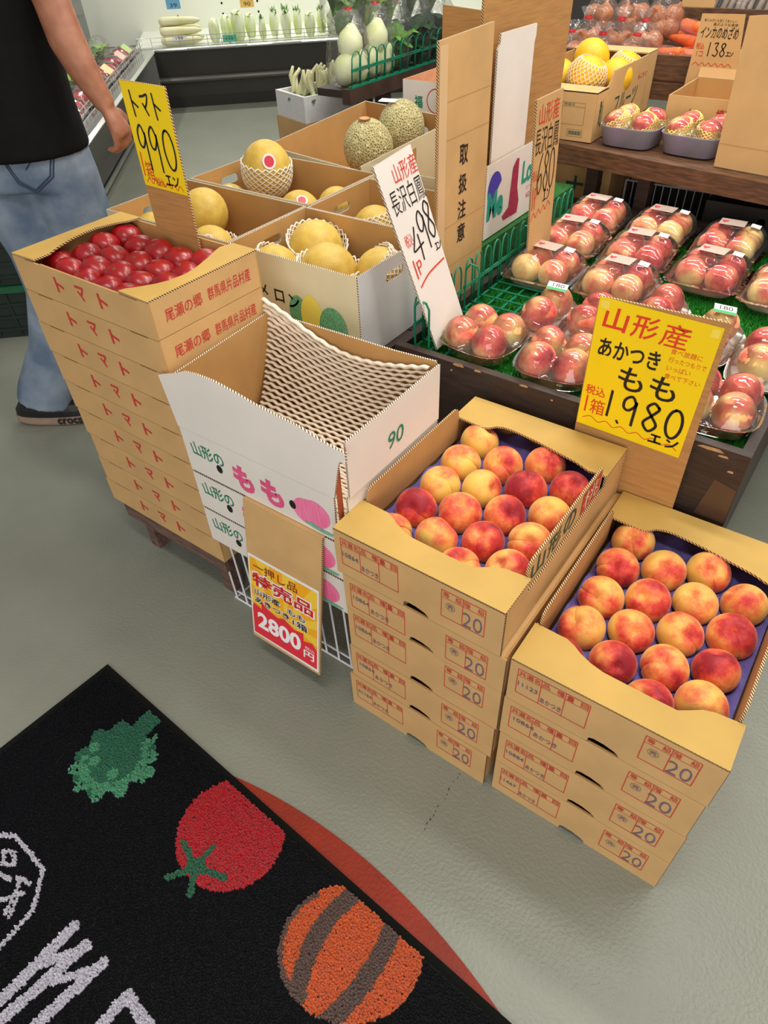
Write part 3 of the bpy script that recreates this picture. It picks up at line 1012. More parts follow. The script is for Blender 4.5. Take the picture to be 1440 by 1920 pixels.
P1Z = [.456, .361, .2305, .1215, 0.0]
P1H = [.115, .095, .1305, .109, .1215]
names1 = ['open brown peach carton in the middle, on a stack of five', 'closed peach carton just under the open middle one', 'closed peach carton, third down in the middle stack', 'closed peach carton, fourth down in the middle stack', 'closed peach carton on the floor under the middle stack']
for i in range(5):
    peach_carton(names1[i], (-.603 + (0, .012, .011, .008, 0)[i], .629 + (0, 0, .002, .001, 0)[i], P1Z[i]), P1H[i], -.004, i == 0, ['10864', '10864', '10864', '10864', '01164'][i], (0, .5, .3, .8, .2)[i])
P2Z = [.3445, .2265, .1155, 0.0]
P2H = [.1165, .118, .111, .1155]
names2 = ['open brown peach carton at the right, nearest the camera', 'closed peach carton just under the open right one', 'closed peach carton, third down in the right stack', 'closed peach carton on the floor under the right stack']
for i in range(4):
    peach_carton(names2[i], (-.239 + (0, -.002, 0, 0)[i], .634, P2Z[i]), P2H[i], .0074, i == 0, ['11123', '10864', '10884', '11467'][i], (0, .9, .1, -.3)[i])

# peaches
def mat_peach(nm='peach_skin', c0=(232, 190, 92), mid=((.46, (238, 170, 88)), (.62, (230, 122, 72)), (.80, (208, 62, 54))), c1=(150, 28, 40)):
    m = bpy.data.materials.new(nm)
    m.use_nodes = True
    nt = m.node_tree
    b = nt.nodes['Principled BSDF']
    b.inputs['Roughness'].default_value = 0.55
    b.inputs['Specular IOR Level'].default_value = 0.3
    b.inputs['Sheen Weight'].default_value = 0.25
    b.inputs['Sheen Roughness'].default_value = 0.4
    N = nt.nodes.new
    tc = N('ShaderNodeTexCoord'); oi = N('ShaderNodeObjectInfo')
    n1 = N('ShaderNodeTexNoise'); n1.noise_dimensions = '4D'
    n1.inputs['Scale'].default_value = 24; n1.inputs['Detail'].default_value = 5.0; n1.inputs['Roughness'].default_value = .55
    mu = N('ShaderNodeMath'); mu.operation = 'MULTIPLY'; mu.inputs[1].default_value = 40
    nt.links.new(oi.outputs['Random'], mu.inputs[0]); nt.links.new(mu.outputs[0], n1.inputs['W'])
    nt.links.new(tc.outputs['Object'], n1.inputs['Vector'])
    # blush towards the stem end
    sx = N('ShaderNodeSeparateXYZ'); nt.links.new(tc.outputs['Object'], sx.inputs[0])
    z = N('ShaderNodeMath'); z.operation = 'MULTIPLY_ADD'; z.inputs[1].default_value = 5.0; z.inputs[2].default_value = .0
    nt.links.new(sx.outputs['Z'], z.inputs[0])
    y = N('ShaderNodeMath'); y.operation = 'MULTIPLY_ADD'; y.inputs[1].default_value = 4.0
    nt.links.new(sx.outputs['Y'], y.inputs[0]); nt.links.new(z.outputs[0], y.inputs[2])
    a = N('ShaderNodeMath'); a.operation = 'ADD'
    nc = N('ShaderNodeMath'); nc.operation = 'MULTIPLY_ADD'; nc.inputs[1].default_value = 1.7; nc.inputs[2].default_value = -.36
    nt.links.new(n1.outputs['Fac'], nc.inputs[0])
    nt.links.new(nc.outputs[0], a.inputs[0]); nt.links.new(y.outputs[0], a.inputs[1])
    r2 = N('ShaderNodeMath'); r2.operation = 'MULTIPLY_ADD'; r2.inputs[1].default_value = .42; r2.inputs[2].default_value = -.25
    ml = N('ShaderNodeMath'); ml.operation = 'MULTIPLY'; ml.inputs[1].default_value = 7.31
    fc = N('ShaderNodeMath'); fc.operation = 'FRACT'
    nt.links.new(oi.outputs['Random'], ml.inputs[0]); nt.links.new(ml.outputs[0], fc.inputs[0]); nt.links.new(fc.outputs[0], r2.inputs[0])
    a2 = N('ShaderNodeMath'); a2.operation = 'ADD'
    nt.links.new(a.outputs[0], a2.inputs[0]); nt.links.new(r2.outputs[0], a2.inputs[1])
    n3 = N('ShaderNodeTexNoise'); n3.inputs['Scale'].default_value = 420; n3.inputs['Detail'].default_value = 2
    nt.links.new(tc.outputs['Object'], n3.inputs['Vector'])
    a3 = N('ShaderNodeMath'); a3.operation = 'MULTIPLY_ADD'; a3.inputs[1].default_value = .16
    nt.links.new(n3.outputs['Fac'], a3.inputs[0]); nt.links.new(a2.outputs[0], a3.inputs[2])
    r = N('ShaderNodeValToRGB')
    cr = r.color_ramp
    cr.elements[0].position = .30; cr.elements[0].color = lin(*c0)
    cr.elements[1].position = 1.0; cr.elements[1].color = lin(*c1)
    for p, c in mid:
        e = cr.elements.new(p); e.color = lin(*c)
    nt.links.new(a3.outputs[0], r.inputs['Fac'])
    nt.links.new(r.outputs['Color'], b.inputs['Base Color'])
    bp = N('ShaderNodeBump'); bp.inputs['Strength'].default_value = .08; bp.inputs['Distance'].default_value = .002
    nt.links.new(n3.outputs['Fac'], bp.inputs['Height']); nt.links.new(bp.outputs['Normal'], b.inputs['Normal'])
    return m
PEACH = mat_peach()
PEACH_PALE = mat_peach('pale_peach_skin', (250, 218, 138), ((.46, (250, 190, 124)), (.64, (246, 142, 106)), (.86, (232, 88, 78))), (196, 48, 58))
def peach_mesh(k, r=.0400):
    mb = MB()
    nu, nv = 46, 26
    def fn(a, bb):
        sg = 2 * a - 1
        ph, th = math.pi * math.copysign(abs(sg) ** 1.7, sg), math.pi * bb ** 1.15
        rr = 1.0
        dph = (ph + math.pi) % (2 * math.pi) - math.pi
        rr -= (.045 * math.exp(-(dph / .26) ** 2) + .055 * math.exp(-(dph / .055) ** 2)) * math.sin(th) ** .7 * (1 if th < 2.2 else .5)
        rr -= .30 * math.exp(-(th / .30) ** 2)
        rr += .035 * math.exp(-((math.pi - th) / .22) ** 2)
        rr += .018 * math.cos(2 * ph + k) * math.sin(th)
        if dph > 0:
            rr += .012 * math.sin(th)
        return V3((r * rr * math.sin(th) * math.cos(ph), r * rr * math.sin(th) * math.sin(ph), r * .95 * rr * math.cos(th)))
    mb.grid(fn, nu, nv, flip=True)
    me = mb.mesh('peach', PEACH, True)
    bm = bmesh.new(); bm.from_mesh(me)
    bmesh.ops.remove_doubles(bm, verts=bm.verts, dist=1e-5)
    bmesh.ops.recalc_face_normals(bm, faces=bm.faces)
    bm.to_mesh(me); bm.free()
    return me
PM = [peach_mesh(k) for k in range(4)]
PMP = []
for me in PM:
    c = me.copy(); c.materials[0] = PEACH_PALE; PMP.append(c)
def peach(loc, lab, group, tilt=.55, s=None, rz=None):
    # stem end leans mostly towards the shopper's side, seam turned any way
    a = math.atan2(-loc[1], -loc[0]) + random.gauss(0, .8)
    q = Quaternion((-math.sin(a), math.cos(a), 0), max(-.2, random.gauss(.50, tilt * .55))) @ Quaternion((0, 0, 1), a + random.gauss(0, .9))
    o = link('peach', random.choice(PMP if loc[1] > 1.15 else PM), None, loc, q.to_euler(), [s or random.uniform(.97, 1.04)] * 3)
    return tag(o, lab, 'peach', group)
P1 = [(-.533, 1.035), (-.53, .951), (-.455, .991), (-.384, 1.038), (-.528, .869), (-.455, .905), (-.382, .95), (-.309, .993), (-.531, .788), (-.455, .823), (-.381, .862), (-.310, .905), (-.531, .706), (-.455, .741), (-.381, .780), (-.309, .822), (-.383, .700), (-.311, .741)]
P2 = [(-.18, 1.045), (-.179, .96), (-.104, 1.001), (-.033, 1.043), (-.176, .873), (-.103, .913), (-.030, .954), (.044, 1.0), (-.177, .788), (-.103, .83), (-.030, .870), (.044, .914), (-.179, .706), (-.104, .748), (-.029, .787), (.043, .830), (-.029, .705), (.043, .748)]
for (P, zc, nm, ox, oy) in ((P1, .530, 'the open middle carton', -.603, .629), (P2, .420, 'the open right carton', -.239, .634)):
    lb = rank_labels(P, 'ripe peach in ' + nm)
    for i, (x, y) in enumerate(P):
        peach((x, y, zc), lb[i], 'peaches in ' + nm)
    mb = MB()
    Q = np.array(P)
    zt = zc - .016
    def fn(a, bb, Q=Q, zt=zt, zc=zc, ox=ox, oy=oy):
        x, y = ox + .016 + .314 * a, oy + .012 + .476 * bb
        d = np.hypot(Q[:, 0] - x, Q[:, 1] - y).min()
        z = zt + .006 * math.cos(x * 85) * math.cos(y * 76)
        if d < .042:
            z = min(z, zc - math.sqrt(max(0, .042 ** 2 - d * d)) - .0005)
        e = min(a, 1 - a) * .314
        return V3((x, y, max(z, zc - .0725 + .03)))
    def fn2(a, bb, fn=fn, zc=zc):
        p = fn(a, bb)
        return V3((p.x, p.y, max(p.z, zc - .052)))
    mb.grid(fn2, 76, 116)
    o = mb.build('pulp_tray', TRAY, None, True)
    tag(o, 'purple moulded tray under the peaches in ' + nm, 'fruit tray', 'purple fruit trays')
# ================================================================== peach display table with turf
CHIP = mat('bare_wood_chip', (206, 158, 106), 0.8, 0.2, 60)
t = thing('display_table', 'dark stained wooden display table with green turf top', 'table', (-.84, 1.16, 0))
mb = MB(); mb.box(0, 0, .28, .795, .02, .615); mb.build('front_board', DARKWOOD, t)
mb = MB(); mb.box(.775, .0205, .28, .795, 1.08, .615); mb.build('side_board', DARKWOOD, t)
mb = MB(); mb.box(0, .0205, .50, .02, 1.08, .615); mb.build('side_board', DARKWOOD, t)
mb = MB(); mb.box(0.0205, 1.06, .45, .7745, 1.08, .63); mb.build('back_board', DARKWOOD, t)
mb = MB(); mb.box(.0205, .0205, .56, .7745, 1.0595, .58); mb.build('table_top', DARKWOOD, t)
for x, y in ((.03, .03), (.72, .03), (.03, 1.0), (.72, 1.0)):
    mb = MB(); mb.box(x, y, 0, x + .05, y + .05, .56); mb.build('leg', DARKWOOD, t)
mb = MB()
for (u, z, w, h) in ((.16, .611, .03, .006), (.215, .612, .018, .004), (.325, .612, .022, .004), (.70, .606, .05, .006), (.74, .598, .02, .004), (.40, .60, .006, .003), (.155, .594, .005, .004), (.50, .56, .003, .004), (.62, .56, .004, .006), (.765, .57, .012, .004), (.77, .50, .01, .006)):
    mb.mark()
    mb.plate([(u, z), (u + w * .4, z - h * .3), (u + w, z), (u + w * .8, z + h), (u + w * .2, z + h * .8)], fr((0, -.0006, 0), FX, FZ), .0005)
mb.build('chipped_paint', CHIP, t)
mb = MB(); mb.plate([(.735, .45), (.793, .45), (.793, .535), (.75, .545)], fr((0, -.0007, 0), FX, FZ), .0005); mb.build('clear_tape', mat('brown_packing_tape', (86, 62, 48), .3), t)

# artificial turf: sheet and blades, nobody could count them
n = 62000
P = np.stack([RNG.uniform(-.818, -.067, n), RNG.uniform(1.182, 2.216, n)], -1)
a = RNG.uniform(0, 6.28, n); wd = RNG.uniform(.0010, .0018, n); h = RNG.uniform(.007, .014, n)
ln = RNG.normal(0, .004, (n, 2))
vs = np.zeros((n, 3, 3))
vs[:, 0, 0] = P[:, 0] + np.cos(a) * wd; vs[:, 0, 1] = P[:, 1] + np.sin(a) * wd
vs[:, 1, 0] = P[:, 0] - np.cos(a) * wd; vs[:, 1, 1] = P[:, 1] - np.sin(a) * wd
vs[:, :2, 2] = .5842
vs[:, 2, :2] = P + ln; vs[:, 2, 2] = .5845 + h
V = vs.reshape(-1, 3).tolist(); F = np.arange(3 * n).reshape(-1, 3).tolist()
q = len(V)
V += [(-.8185, 1.1815, .5805), (-.0665, 1.1815, .5805), (-.0665, 2.2185, .5805), (-.8185, 2.2185, .5805), (-.8185, 1.1815, .5845), (-.0665, 1.1815, .5845), (-.0665, 2.2185, .5845), (-.8185, 2.2185, .5845)]
F += [[q + 4, q + 5, q + 6, q + 7], [q, q + 3, q + 2, q + 1], [q, q + 1, q + 5, q + 4], [q + 1, q + 2, q + 6, q + 5], [q + 2, q + 3, q + 7, q + 6], [q + 3, q, q + 4, q + 7]]
me = bpy.data.meshes.new('artificial_turf'); me.from_pydata(V, [], F)
me.materials.append(mat('green_turf', (44, 142, 40), 0.6, rgb2=(30, 112, 34), scale=300, spec=.3))
tag(link('artificial_turf', me), 'bright green artificial turf covering the display table', 'turf', kind='stuff')

# green plastic mesh baskets along the left side of the turf
mb = MB(); mb.tube([(0, -.017, 0), (0, -.017, .105), (0, -.011, .122), (0, 0, .128), (0, .011, .122), (0, .017, .105), (0, .017, 0)], .0026, 6, flat=.8)
ARCH = mb.mesh('arch_bar', GREEN_PLASTIC, True)
def mesh_basket(lab, y0, y1, x, base_w, z=.598):
    t = thing('mesh_basket', lab, 'basket', (x, y0, z))
    L = y1 - y0
    n = max(2, int(L / .043))
    for i in range(n):
        link('arch_bar', ARCH, t, (0, (i + .5) * L / n, 0))
    for zz in (.003, .058, .063):
        mb = MB(); mb.tube([(0, 0, zz), (0, L, zz)], .0026, 6); mb.build('rail', GREEN_PLASTIC, t)
    for k in range(int(base_w / .04) + 1):
        mb = MB(); mb.tube([(k * .04, 0, .003), (k * .04, L, .003)], .0028, 5); mb.build('base_bar', GREEN_PLASTIC, t)
    if base_w > .05:
        for i in range(n + 1):
            mb = MB(); mb.tube([(0, i * L / n, .0065), (base_w, i * L / n, .0065)], .0028, 5); mb.build('base_bar', GREEN_PLASTIC, t)
    mb = MB(); mb.tube([(.004, 0, .003), (.004, 0, .108), (.016, 0, .125), (.034, 0, .122), (.042, 0, .108), (.042, 0, .003)], .0028, 6); mb.build('end_bar', GREEN_PLASTIC, t)
    return t
mesh_basket('green mesh basket at the front corner beside the 498 sign', 1.190, 1.405, -.805, .09)
mesh_basket('green mesh basket in the middle along the turf', 1.42, 1.70, -.808, .17)
mesh_basket('green mesh basket at the back beside the 680 sign', 1.71, 2.06, -.808, .03)

# ------------------------------------------------------------------ handwritten boards on the table
def sign_1980():
    t = thing('price_board', 'large yellow handwritten board reading 1,980 behind the cartons', 'price sign', (-.374, 1.1375, .30))
    f = fr((0, 0, 0), FX, FZ)
    mb = MB(); mb.plate([(.004, 0), (.234, 0), (.226, .562), (.003, .556)], f, .005, (0, 0, 1)); mb.build('board', [CARD_DK, EDGE], t)
    fp = lift(f, .001)
    x0, x1, y0, y1 = .005, .213, .287, .556
    mb = MB(); mb.plate([(x0, y0), (x1, y0 - .006), (x1 + .006, y1 - .004), (x0, y1)], fp, .0006); mb.build('paper', YELLOW, t)
    g = lift(fp, .0004)
    w, h = x1 - x0, y1 - y0
    def rc(a, b, c, d):
        return (x0 + a * w, y1 - d * h, x0 + c * w, y1 - b * h)
    k = MB()
    for i, ch in enumerate('山形産'):
        text(k, ch, rc(.06 + i * .25, .05 + i * .005, .27 + i * .26, .21 + i * .008), g, (.018, .012, .004)[i], .1)
    text(k, '税込', rc(.03, .655, .22, .735), g, .012)
    hand(k, '1', rc(.02, .75, .10, .88), .0036, g); text(k, '箱', rc(.10, .76, .24, .885), g, .003)
    for i, s in enumerate(('食べ放題に', '行ったつもりで', 'いっぱい', '食べて下さい')):
        text(k, s, rc(.68, .225 + i * .06, .68 + (.26, .31, .20, .30)[i], .265 + i * .06), g, .0, .1)
    wavy(k, x0 + .05 * w, y1 - .925 * h, x0 + .96 * w, y1 - .955 * h, 6, .004, .0016, g)
    k.build('red_lettering', MARK_RED, t)
    k = MB()
    text(k, 'あかつき', rc(.07, .275, .62, .415), g, .02)
    text(k, 'もも', rc(.30, .44, .82, .62), g, .012)
    hand(k, '1', rc(.20, .655, .36, .865), .0052, g); hand(k, ',', rc(.34, .78, .42, .90), .0046, g)
    hand(k, '980', rc(.36, .655, .98, .885), .0056, g, .004)
    hand(k, 'エン', rc(.68, .895, .98, .965), .0042, g, .004)
    k.build('black_lettering', MARK_BLACK, t)
    k = MB(); quad(k, x0 + .004, y1 - .02, x0 + .02, y1 - .004, g); k.mark(); quad(k, x1 - .012, y1 - .024, x1 + .002, y1 - .008, g)
    k.build('clear_tape', mat('matte_tape', (248, 222, 90), .2), t)
sign_1980()

def sign_498():
    t = thing('price_board', 'leaning white handwritten board reading 498 at the table corner', 'price sign', (-.75, 1.207, .604))
    f = fr((0, 0, 0), (0, .129, .012), (-.1, -.085, .403))
    w, h = .128, .424
    mb = MB(); mb.plate([(0, 0), (w, 0), (w, h), (0, h)], f, .005, (0, 1, 2)); mb.build('board', [WHITE_CARD, CARD_IN, EDGE_W], t)
    g = lift(f, .0008)
    def rc(a, b, c, d):
        return (a * w, h - d * h, c * w, h - b * h)
    k = MB()
    text(k, '山形産', rc(.36, .035, 1.0, .125), g, .0)
    text(k, '税込', rc(.12, .355, .34, .42), g, .0)
    hand(k, '1', rc(.08, .49, .22, .585), .0042, g); hand(k, 'p', rc(.2, .50, .36, .575), .0036, g)
    stroke(k, [(.14 * w, h - .635 * h), (.45 * w, h - .60 * h), (.95 * w, h - .585 * h)], .0042, g)
    k.build('red_lettering', MARK_RED, t)
    k = MB()
    text(k, '長沢白鳳', rc(.10, .135, 1.0, .255), g, -.004)
    hand(k, '4', rc(.25, .345, .58, .52), .0042, g); hand(k, '9', rc(.52, .29, .78, .49), .0042, g); hand(k, '8', rc(.76, .265, 1.0, .455), .0042, g)
    hand(k, 'エン', rc(.82, .485, 1.0, .525), .0026, g)
    k.build('black_lettering', MARK_BLACK, t)
sign_498()

def sign_680():
    t = thing('price_board', 'brown handwritten card reading 680 at the back left of table', 'price sign', (-.757, 1.672, .600))
    f = fr((0, 0, 0), (0, 1, 0), (0, -.10, 1))
    w, h = .135, .437
    mb = MB(); mb.plate([(0, 0), (w, 0), (w + .006, h), (0, h)], f, .005, (0, 0, 1)); mb.build('board', [CARD, EDGE], t)
    g = lift(f, .0008)
    def rc(a, b, c, d):
        return (a * w, h - d * h, c * w, h - b * h)
    k = MB()
    text(k, '山形産', rc(.12, .03, .92, .135), g, .0)
    text(k, '税込', rc(.0, .36, .2, .42), g); hand(k, '1p', rc(.0, .45, .24, .58), .003, g)
    wavy(k, .03 * w, h - .625 * h, .85 * w, h - .60 * h, 4, .008, .0022, g)
    k.build('red_lettering', MARK_RED, t)
    k = MB()
    text(k, '長沢白鳳', rc(.03, .145, .98, .285), g, -.004)
    hand(k, '680', rc(.18, .29, .92, .505), .0042, g, .0)
    hand(k, 'エン', rc(.48, .50, .82, .57), .0034, g, .002)
    k.build('black_lettering', MARK_BLACK, t)
sign_680()

# ------------------------------------------------------------------ upright cardboard dividers
t = thing('cardboard_divider', 'tall brown cardboard divider printed with handle with care characters', 'cardboard sheet', (-.860, 1.368, .592))
f = fr((0, 0, 0), FY, FZ)
mb = MB(); mb.plate([(0, 0), (.228, 0), (.229, .30), (.226, .589), (.002, .583)], f, .006, (0, 1, 2)); mb.build('panel', [CARD, WHITE_CARD, EDGE], t)
g = lift(f, .0008)
k = MB()
for ch, z in zip('取扱注意', (.352, .289, .230, .175)):
    text(k, ch, (.096, z - .022, .134, z + .022), g, .016)
k.build('printed_lettering', INK_BLACK, t)
k = MB(); quad(k, .004, .0, .036, .575, g); k.build('packing_tape', mat('tan_packing_tape', (222, 186, 140), .25), t)
k = MB()
for z in (.105, .205, .395, .47):
    k.mark(); quad(k, .0, z, .228, z + .0012, lift(f, .0005))
k.build('crease', mat('crease', (186, 140, 88), .8), t)

t = thing('white_divider', 'tall white cardboard sheet standing behind the melon box', 'cardboard sheet', (-.893, 1.68, .6848))
mb = MB(); mb.plate([(0, 0), (.186, 0), (.19, .42), (.196, .435), (.196, .459), (.012, .461), (.010, .440), (0, .43)], fr((0, 0, 0), FY, FZ), .005, (0, 1, 2)); mb.build('panel', [WHITE_CARD, CARD_IN, EDGE_W], t)
t = thing('cardboard_divider', 'very tall brown cardboard sheet towering behind the white sheet', 'cardboard sheet', (-.925, 1.66, .6848))
mb = MB(); mb.plate([(0, 0), (.465, 0), (.50, .62), (0, .66)], fr((0, 0, 0), FY, FZ), .006, (0, 0, 1)); mb.build('panel', [CARD_DK, EDGE], t)

# ================================================================== melons on their table
t = thing('melon_table', 'dark table carrying the melon boxes', 'table', (-1.82, 1.06, 0))
for k in range(6):
    mb = MB(); mb.box(0, k * .22, .565, .955, k * .22 + .215, .588); mb.build('plank', DARKWOOD, t)
for x, y in ((.02, .02), (.88, .02), (.02, 1.22), (.88, 1.22)):
    mb = MB(); mb.box(x, y, 0, x + .05, y + .05, .565); mb.build('leg', DARKWOOD, t)

SIDE_W = mat('pale_cardboard', (226, 226, 224), 0.6, 0.05, 5, 0.05, 100)
def melon_box(lab, x, y, w, d, z, h, outer=CREAM_CARD, rz=0, rx=0, hole=True, low_front=0.0, side=None):
    t = thing('melon_box', lab, 'carton', (x, y, z), 0, 'open melon boxes', rot=(rx, 0, rz))
    F, R, Bk, Lf = faces(w, d)
    tt = .005
    mats = [outer, CARD_IN, EDGE_W, side or outer]
    mb = MB()
    mb.plate([(0, 0), (w, 0), (w, h - low_front), (0, h - low_front)], F, tt, (0, 1, 2))
    if hole == 'back':
        mb.holed((0, 0, w, h), (w * .38, h - .06, .04, .016), Bk, tt, (0, 1, 2))
        hole = False
    else:
        mb.plate([(0, 0), (w, 0), (w, h), (0, h)], Bk, tt, (0, 1, 2))
    for fc in (R, Lf):
        hs = (d / 2, h - .042, .036, .012)
        if hole:
            mb.holed((tt, 0, d - tt, h), hs, fc, tt, (3, 1, 2))
        else:
            mb.plate([(tt, 0), (d - tt, 0), (d - tt, h), (tt, h)], fc, tt, (3, 1, 2))
    mb.box(tt, tt, .0006, w - tt, d - tt, .005, 1)
    mb.build('body', mats, t)
    return t, F, R
MG = mat('print_melon_green', (74, 146, 96), .6, rgb2=(128, 186, 142), scale=260)
MY = mat('print_melon_yellow', (240, 220, 92), .6)
ZT = .5895
t, F, R = melon_box('melon box at the front right, cream with printed melons', -1.270, 1.086, .388, .284, ZT, .203, side=SIDE_W)
g = lift(F)
k = MB()
for ch, u, v, s in (('メ', .082, .110, .03), ('ロ', .134, .106, .03), ('ン', .178, .102, .034)):
    text(k, ch, (u, v - s / 2, u + s, v + s / 2), g, .016)
k.build('black_lettering', INK_BLACK, t)
k = MB(); poly(k, ell(.207, .076, .030, .045, 0, 360, 30)[:-1], g); k.build('printed_melon', MG, t)
k = MB(); poly(k, ell(.248, .076, .034, .054, 0, 360, 30)[:-1], lift(g, .0003)); k.build('printed_melon', MY, t)
k = MB(); poly(k, ell(.312, .062, .042, .054, 0, 360, 30)[:-1], lift(g, .0006)); k.build('printed_melon', MG, t)
melon_box('melon box at the front left, half hidden by the 990 sign', -1.745, 1.092, .466, .292, ZT, .200)
melon_box('melon box in the middle left holding one netted melon', -1.745, 1.395, .468, .305, ZT, .200)
melon_box('melon box just left of the tall printed cardboard divider', -1.270, 1.376, .385, .277, ZT, .200, outer=CARD)
t4, F, R = melon_box('tilted melon box at the back with two rough netted melons', -1.785, 1.815, .436, .45, .600, .190, rz=-.16, rx=.11, hole='back', low_front=.012)
k = MB()
for i in range(5):
    text(k, '●', (.05 + i * .085, .055, .075 + i * .085, .075), lift(F))
k.build('green_print', INK_DGREEN, t4)
# turf covered ledge under the upright panels
mb = MB(); mb.box(-.938, 1.604, .5895, -.866, 2.20, .684)
tag(mb.build('riser_block', mat('turf_strip', (34, 118, 36), .8, .35, 160, 1.0, 400)), 'green turf covered ledge under the white logo panel', 'block')
melon_box('cream melon box behind the tall printed divider', -1.330, 1.742, .375, .42, ZT, .202, rz=-.03, hole=False)
# the white printed side stands proud of the box towards the turf
t = thing('logo_panel', 'white panel with colourful melon logo facing the turf', 'cardboard sheet', (-.881, 1.640, .688))
f = fr((0, 0, 0), FY, FZ)
mb = MB(); mb.plate([(0, 0), (.296, 0), (.294, .188), (0, .186)], f, .005, (0, 1, 2)); mb.build('panel', [WHITE_CARD, CARD_IN, EDGE_W], t)
g = lift(f, .0008); g2 = lift(f, .0012)
k = MB(); poly(k, ell(.048, .118, .038, .046, 20, 230, 20), g); k.build('violet_logo', mat('logo_violet', (70, 62, 178), .5), t)
k = MB()
text(k, 'Me', (.012, .045, .100, .118), g2, .05); text(k, 'Lon', (.205, .090, .292, .150), g2, .03)
k.build('teal_lettering', mat('logo_teal', (16, 160, 140), .5), t)
k = MB()
poly(k, [(.10, .035), (.135, .05), (.145, .150), (.165, .168), (.178, .165), (.180, .09), (.195, .052), (.19, .02), (.11, .022)], g2)
k.build('crimson_castle', mat('logo_crimson', (186, 48, 84), .6, .2, 150), t)
k = MB(); text(k, 'スイートな', (.235, .068, .288, .080), g2); text(k, 'メロン', (.238, .044, .275, .060), g2, .02); k.build('magenta_lettering', mat('logo_magenta', (216, 60, 150), .5), t)

MEL = mat('yellow_melon_skin', (226, 192, 92), 0.5, rgb2=(208, 170, 70), scale=2.5, bump=.25, bscale=22, detail=8)
def mat_net():
    m = mat('netted_melon_skin', (206, 192, 140), 0.7)
    nt = m.node_tree; b = nt.nodes['Principled BSDF']
    tc = [n for n in nt.nodes if n.type == 'TEX_COORD'][0]
    v = nt.nodes.new('ShaderNodeTexVoronoi'); v.feature = 'DISTANCE_TO_EDGE'; v.inputs['Scale'].default_value = 11
    nt.links.new(tc.outputs['Object'], v.inputs['Vector'])
    r = nt.nodes.new('ShaderNodeValToRGB')
    r.color_ramp.elements[0].position = .06; r.color_ramp.elements[0].color = lin(222, 208, 158)
    r.color_ramp.elements[1].position = .22; r.color_ramp.elements[1].color = lin(150, 140, 74)
    nt.links.new(v.outputs['Distance'], r.inputs['Fac']); nt.links.new(r.outputs['Color'], b.inputs['Base Color'])
    bp = nt.nodes.new('ShaderNodeBump'); bp.invert = True; bp.inputs['Strength'].default_value = .5; bp.inputs['Distance'].default_value = .05
    nt.links.new(v.outputs['Distance'], bp.inputs['Height']); nt.links.new(bp.outputs['Normal'], b.inputs['Normal'])
    return m
NETM = mat_net()
def melon_mesh(m, nm):
    mb = MB()
    prof = [(0, -1.0)] + [(math.sin(a), -math.cos(a) * (1 if a < 1.57 else 1)) for a in [math.pi * j / 20 for j in range(1, 20)]] + [(0, .985)]
    mb.lathe(prof, 30, fn=lambda t, r, z: 1 + .006 * math.cos(9 * t))
    return mb.mesh(nm, m, True)
ME1, ME2 = melon_mesh(MEL, 'melon'), melon_mesh(NETM, 'melon')
mb = MB(); mb.lathe([(.10, -.01), (.12, .012), (.07, .02), (.05, .005), (0, .0)], 12, fn=lambda t, r, z: 1 + .15 * math.sin(3 * t)); STEMM = mb.mesh('stem_scar', mat('melon_scar', (150, 126, 70), .8, .2, 60), True)
mb = MB(); mb.lathe([(0, .002), (.26, 0.0), (.262, -.004)], 24); STK = mb.mesh('sticker', mat('sticker_white', (240, 228, 222), .4))
mb = MB(); mb.lathe([(0, .004), (.19, .002), (.192, 0.0)], 24); STK2 = mb.mesh('sticker_print', mat('sticker_red', (206, 36, 60), .4, .0))
FOAMW = mat('foam_net_white', (238, 232, 218), .6)
def foam_net_mesh(n, z0, z1, wob=0.05, m=None, r=.026):
    """crossing foam strands hugging a unit sphere between heights z0 and z1"""
    mb = MB()
    for sgn in (-1, 1):
        for i in range(n):
            P = []
            for j in range(9):
                tt = j / 8
                z = z0 + (z1 - z0) * tt
                rr = math.sqrt(max(.02, 1 - z * z)) if abs(z) < .99 else .14
                a = 2 * math.pi * i / n + sgn * tt * math.pi * 1.5 * 4 / n * 2
                k = 1.02 + (wob * max(0, tt - .75) * 4)
                P.append((rr * k * math.cos(a), rr * k * math.sin(a), z))
            mb.tube(P, r, 4)
    return mb.mesh('foam_net', m or FOAMW, True)
FN1 = foam_net_mesh(22, -.75, .35)
FN2 = foam_net_mesh(20, -.6, .62, .06)
FN3 = foam_net_mesh(26, -.7, .42, .22, None, .030)
FN4 = foam_net_mesh(26, -.7, .66, .26, None, .032)
def melon(loc, r, lab, net=None, kind=0, sq=1.0, tilt=(0, 0), sticker=None, group='melons in the boxes'):
    o = link('melon', (ME1, ME2)[kind], None, loc, (tilt[0], tilt[1], random.uniform(0, 6) if sticker is None else 0), (r, r, r * sq))
    tag(o, lab, 'melon', group)
    link('stem_scar', STEMM, o, (0, 0, .965))
    if net:
        link('foam_net', (FN1, FN2, FN3, FN4)[net - 1], o, (0, 0, 0))
    if sticker:
        d = V3(sticker).normalized()
        q = d.to_track_quat('Z', 'Y').to_euler()
        s = link('sticker', STK, o, d * 1.004, q)
        link('sticker_print', STK2, s, (0, 0, .003))
    return o
R1 = .061
toC = V3((.62, -.62, .5))
melon((-1.172, 1.290, .728), .070, 'large yellow melon at the back of the front right box', net=3, tilt=(.3, .2))
melon((-1.060, 1.200, .722), .070, 'yellow melon at the front middle of the front right box', net=3, tilt=(.15, .1))
melon((-1.200, 1.160, .712), .062, 'yellow melon in a foam net at the left of the front right box', net=4, tilt=(-.2, .5))
melon((-.958, 1.278, .712), .064, 'yellow melon in a foam net at the right of the front right box', net=4, tilt=(.5, .5))
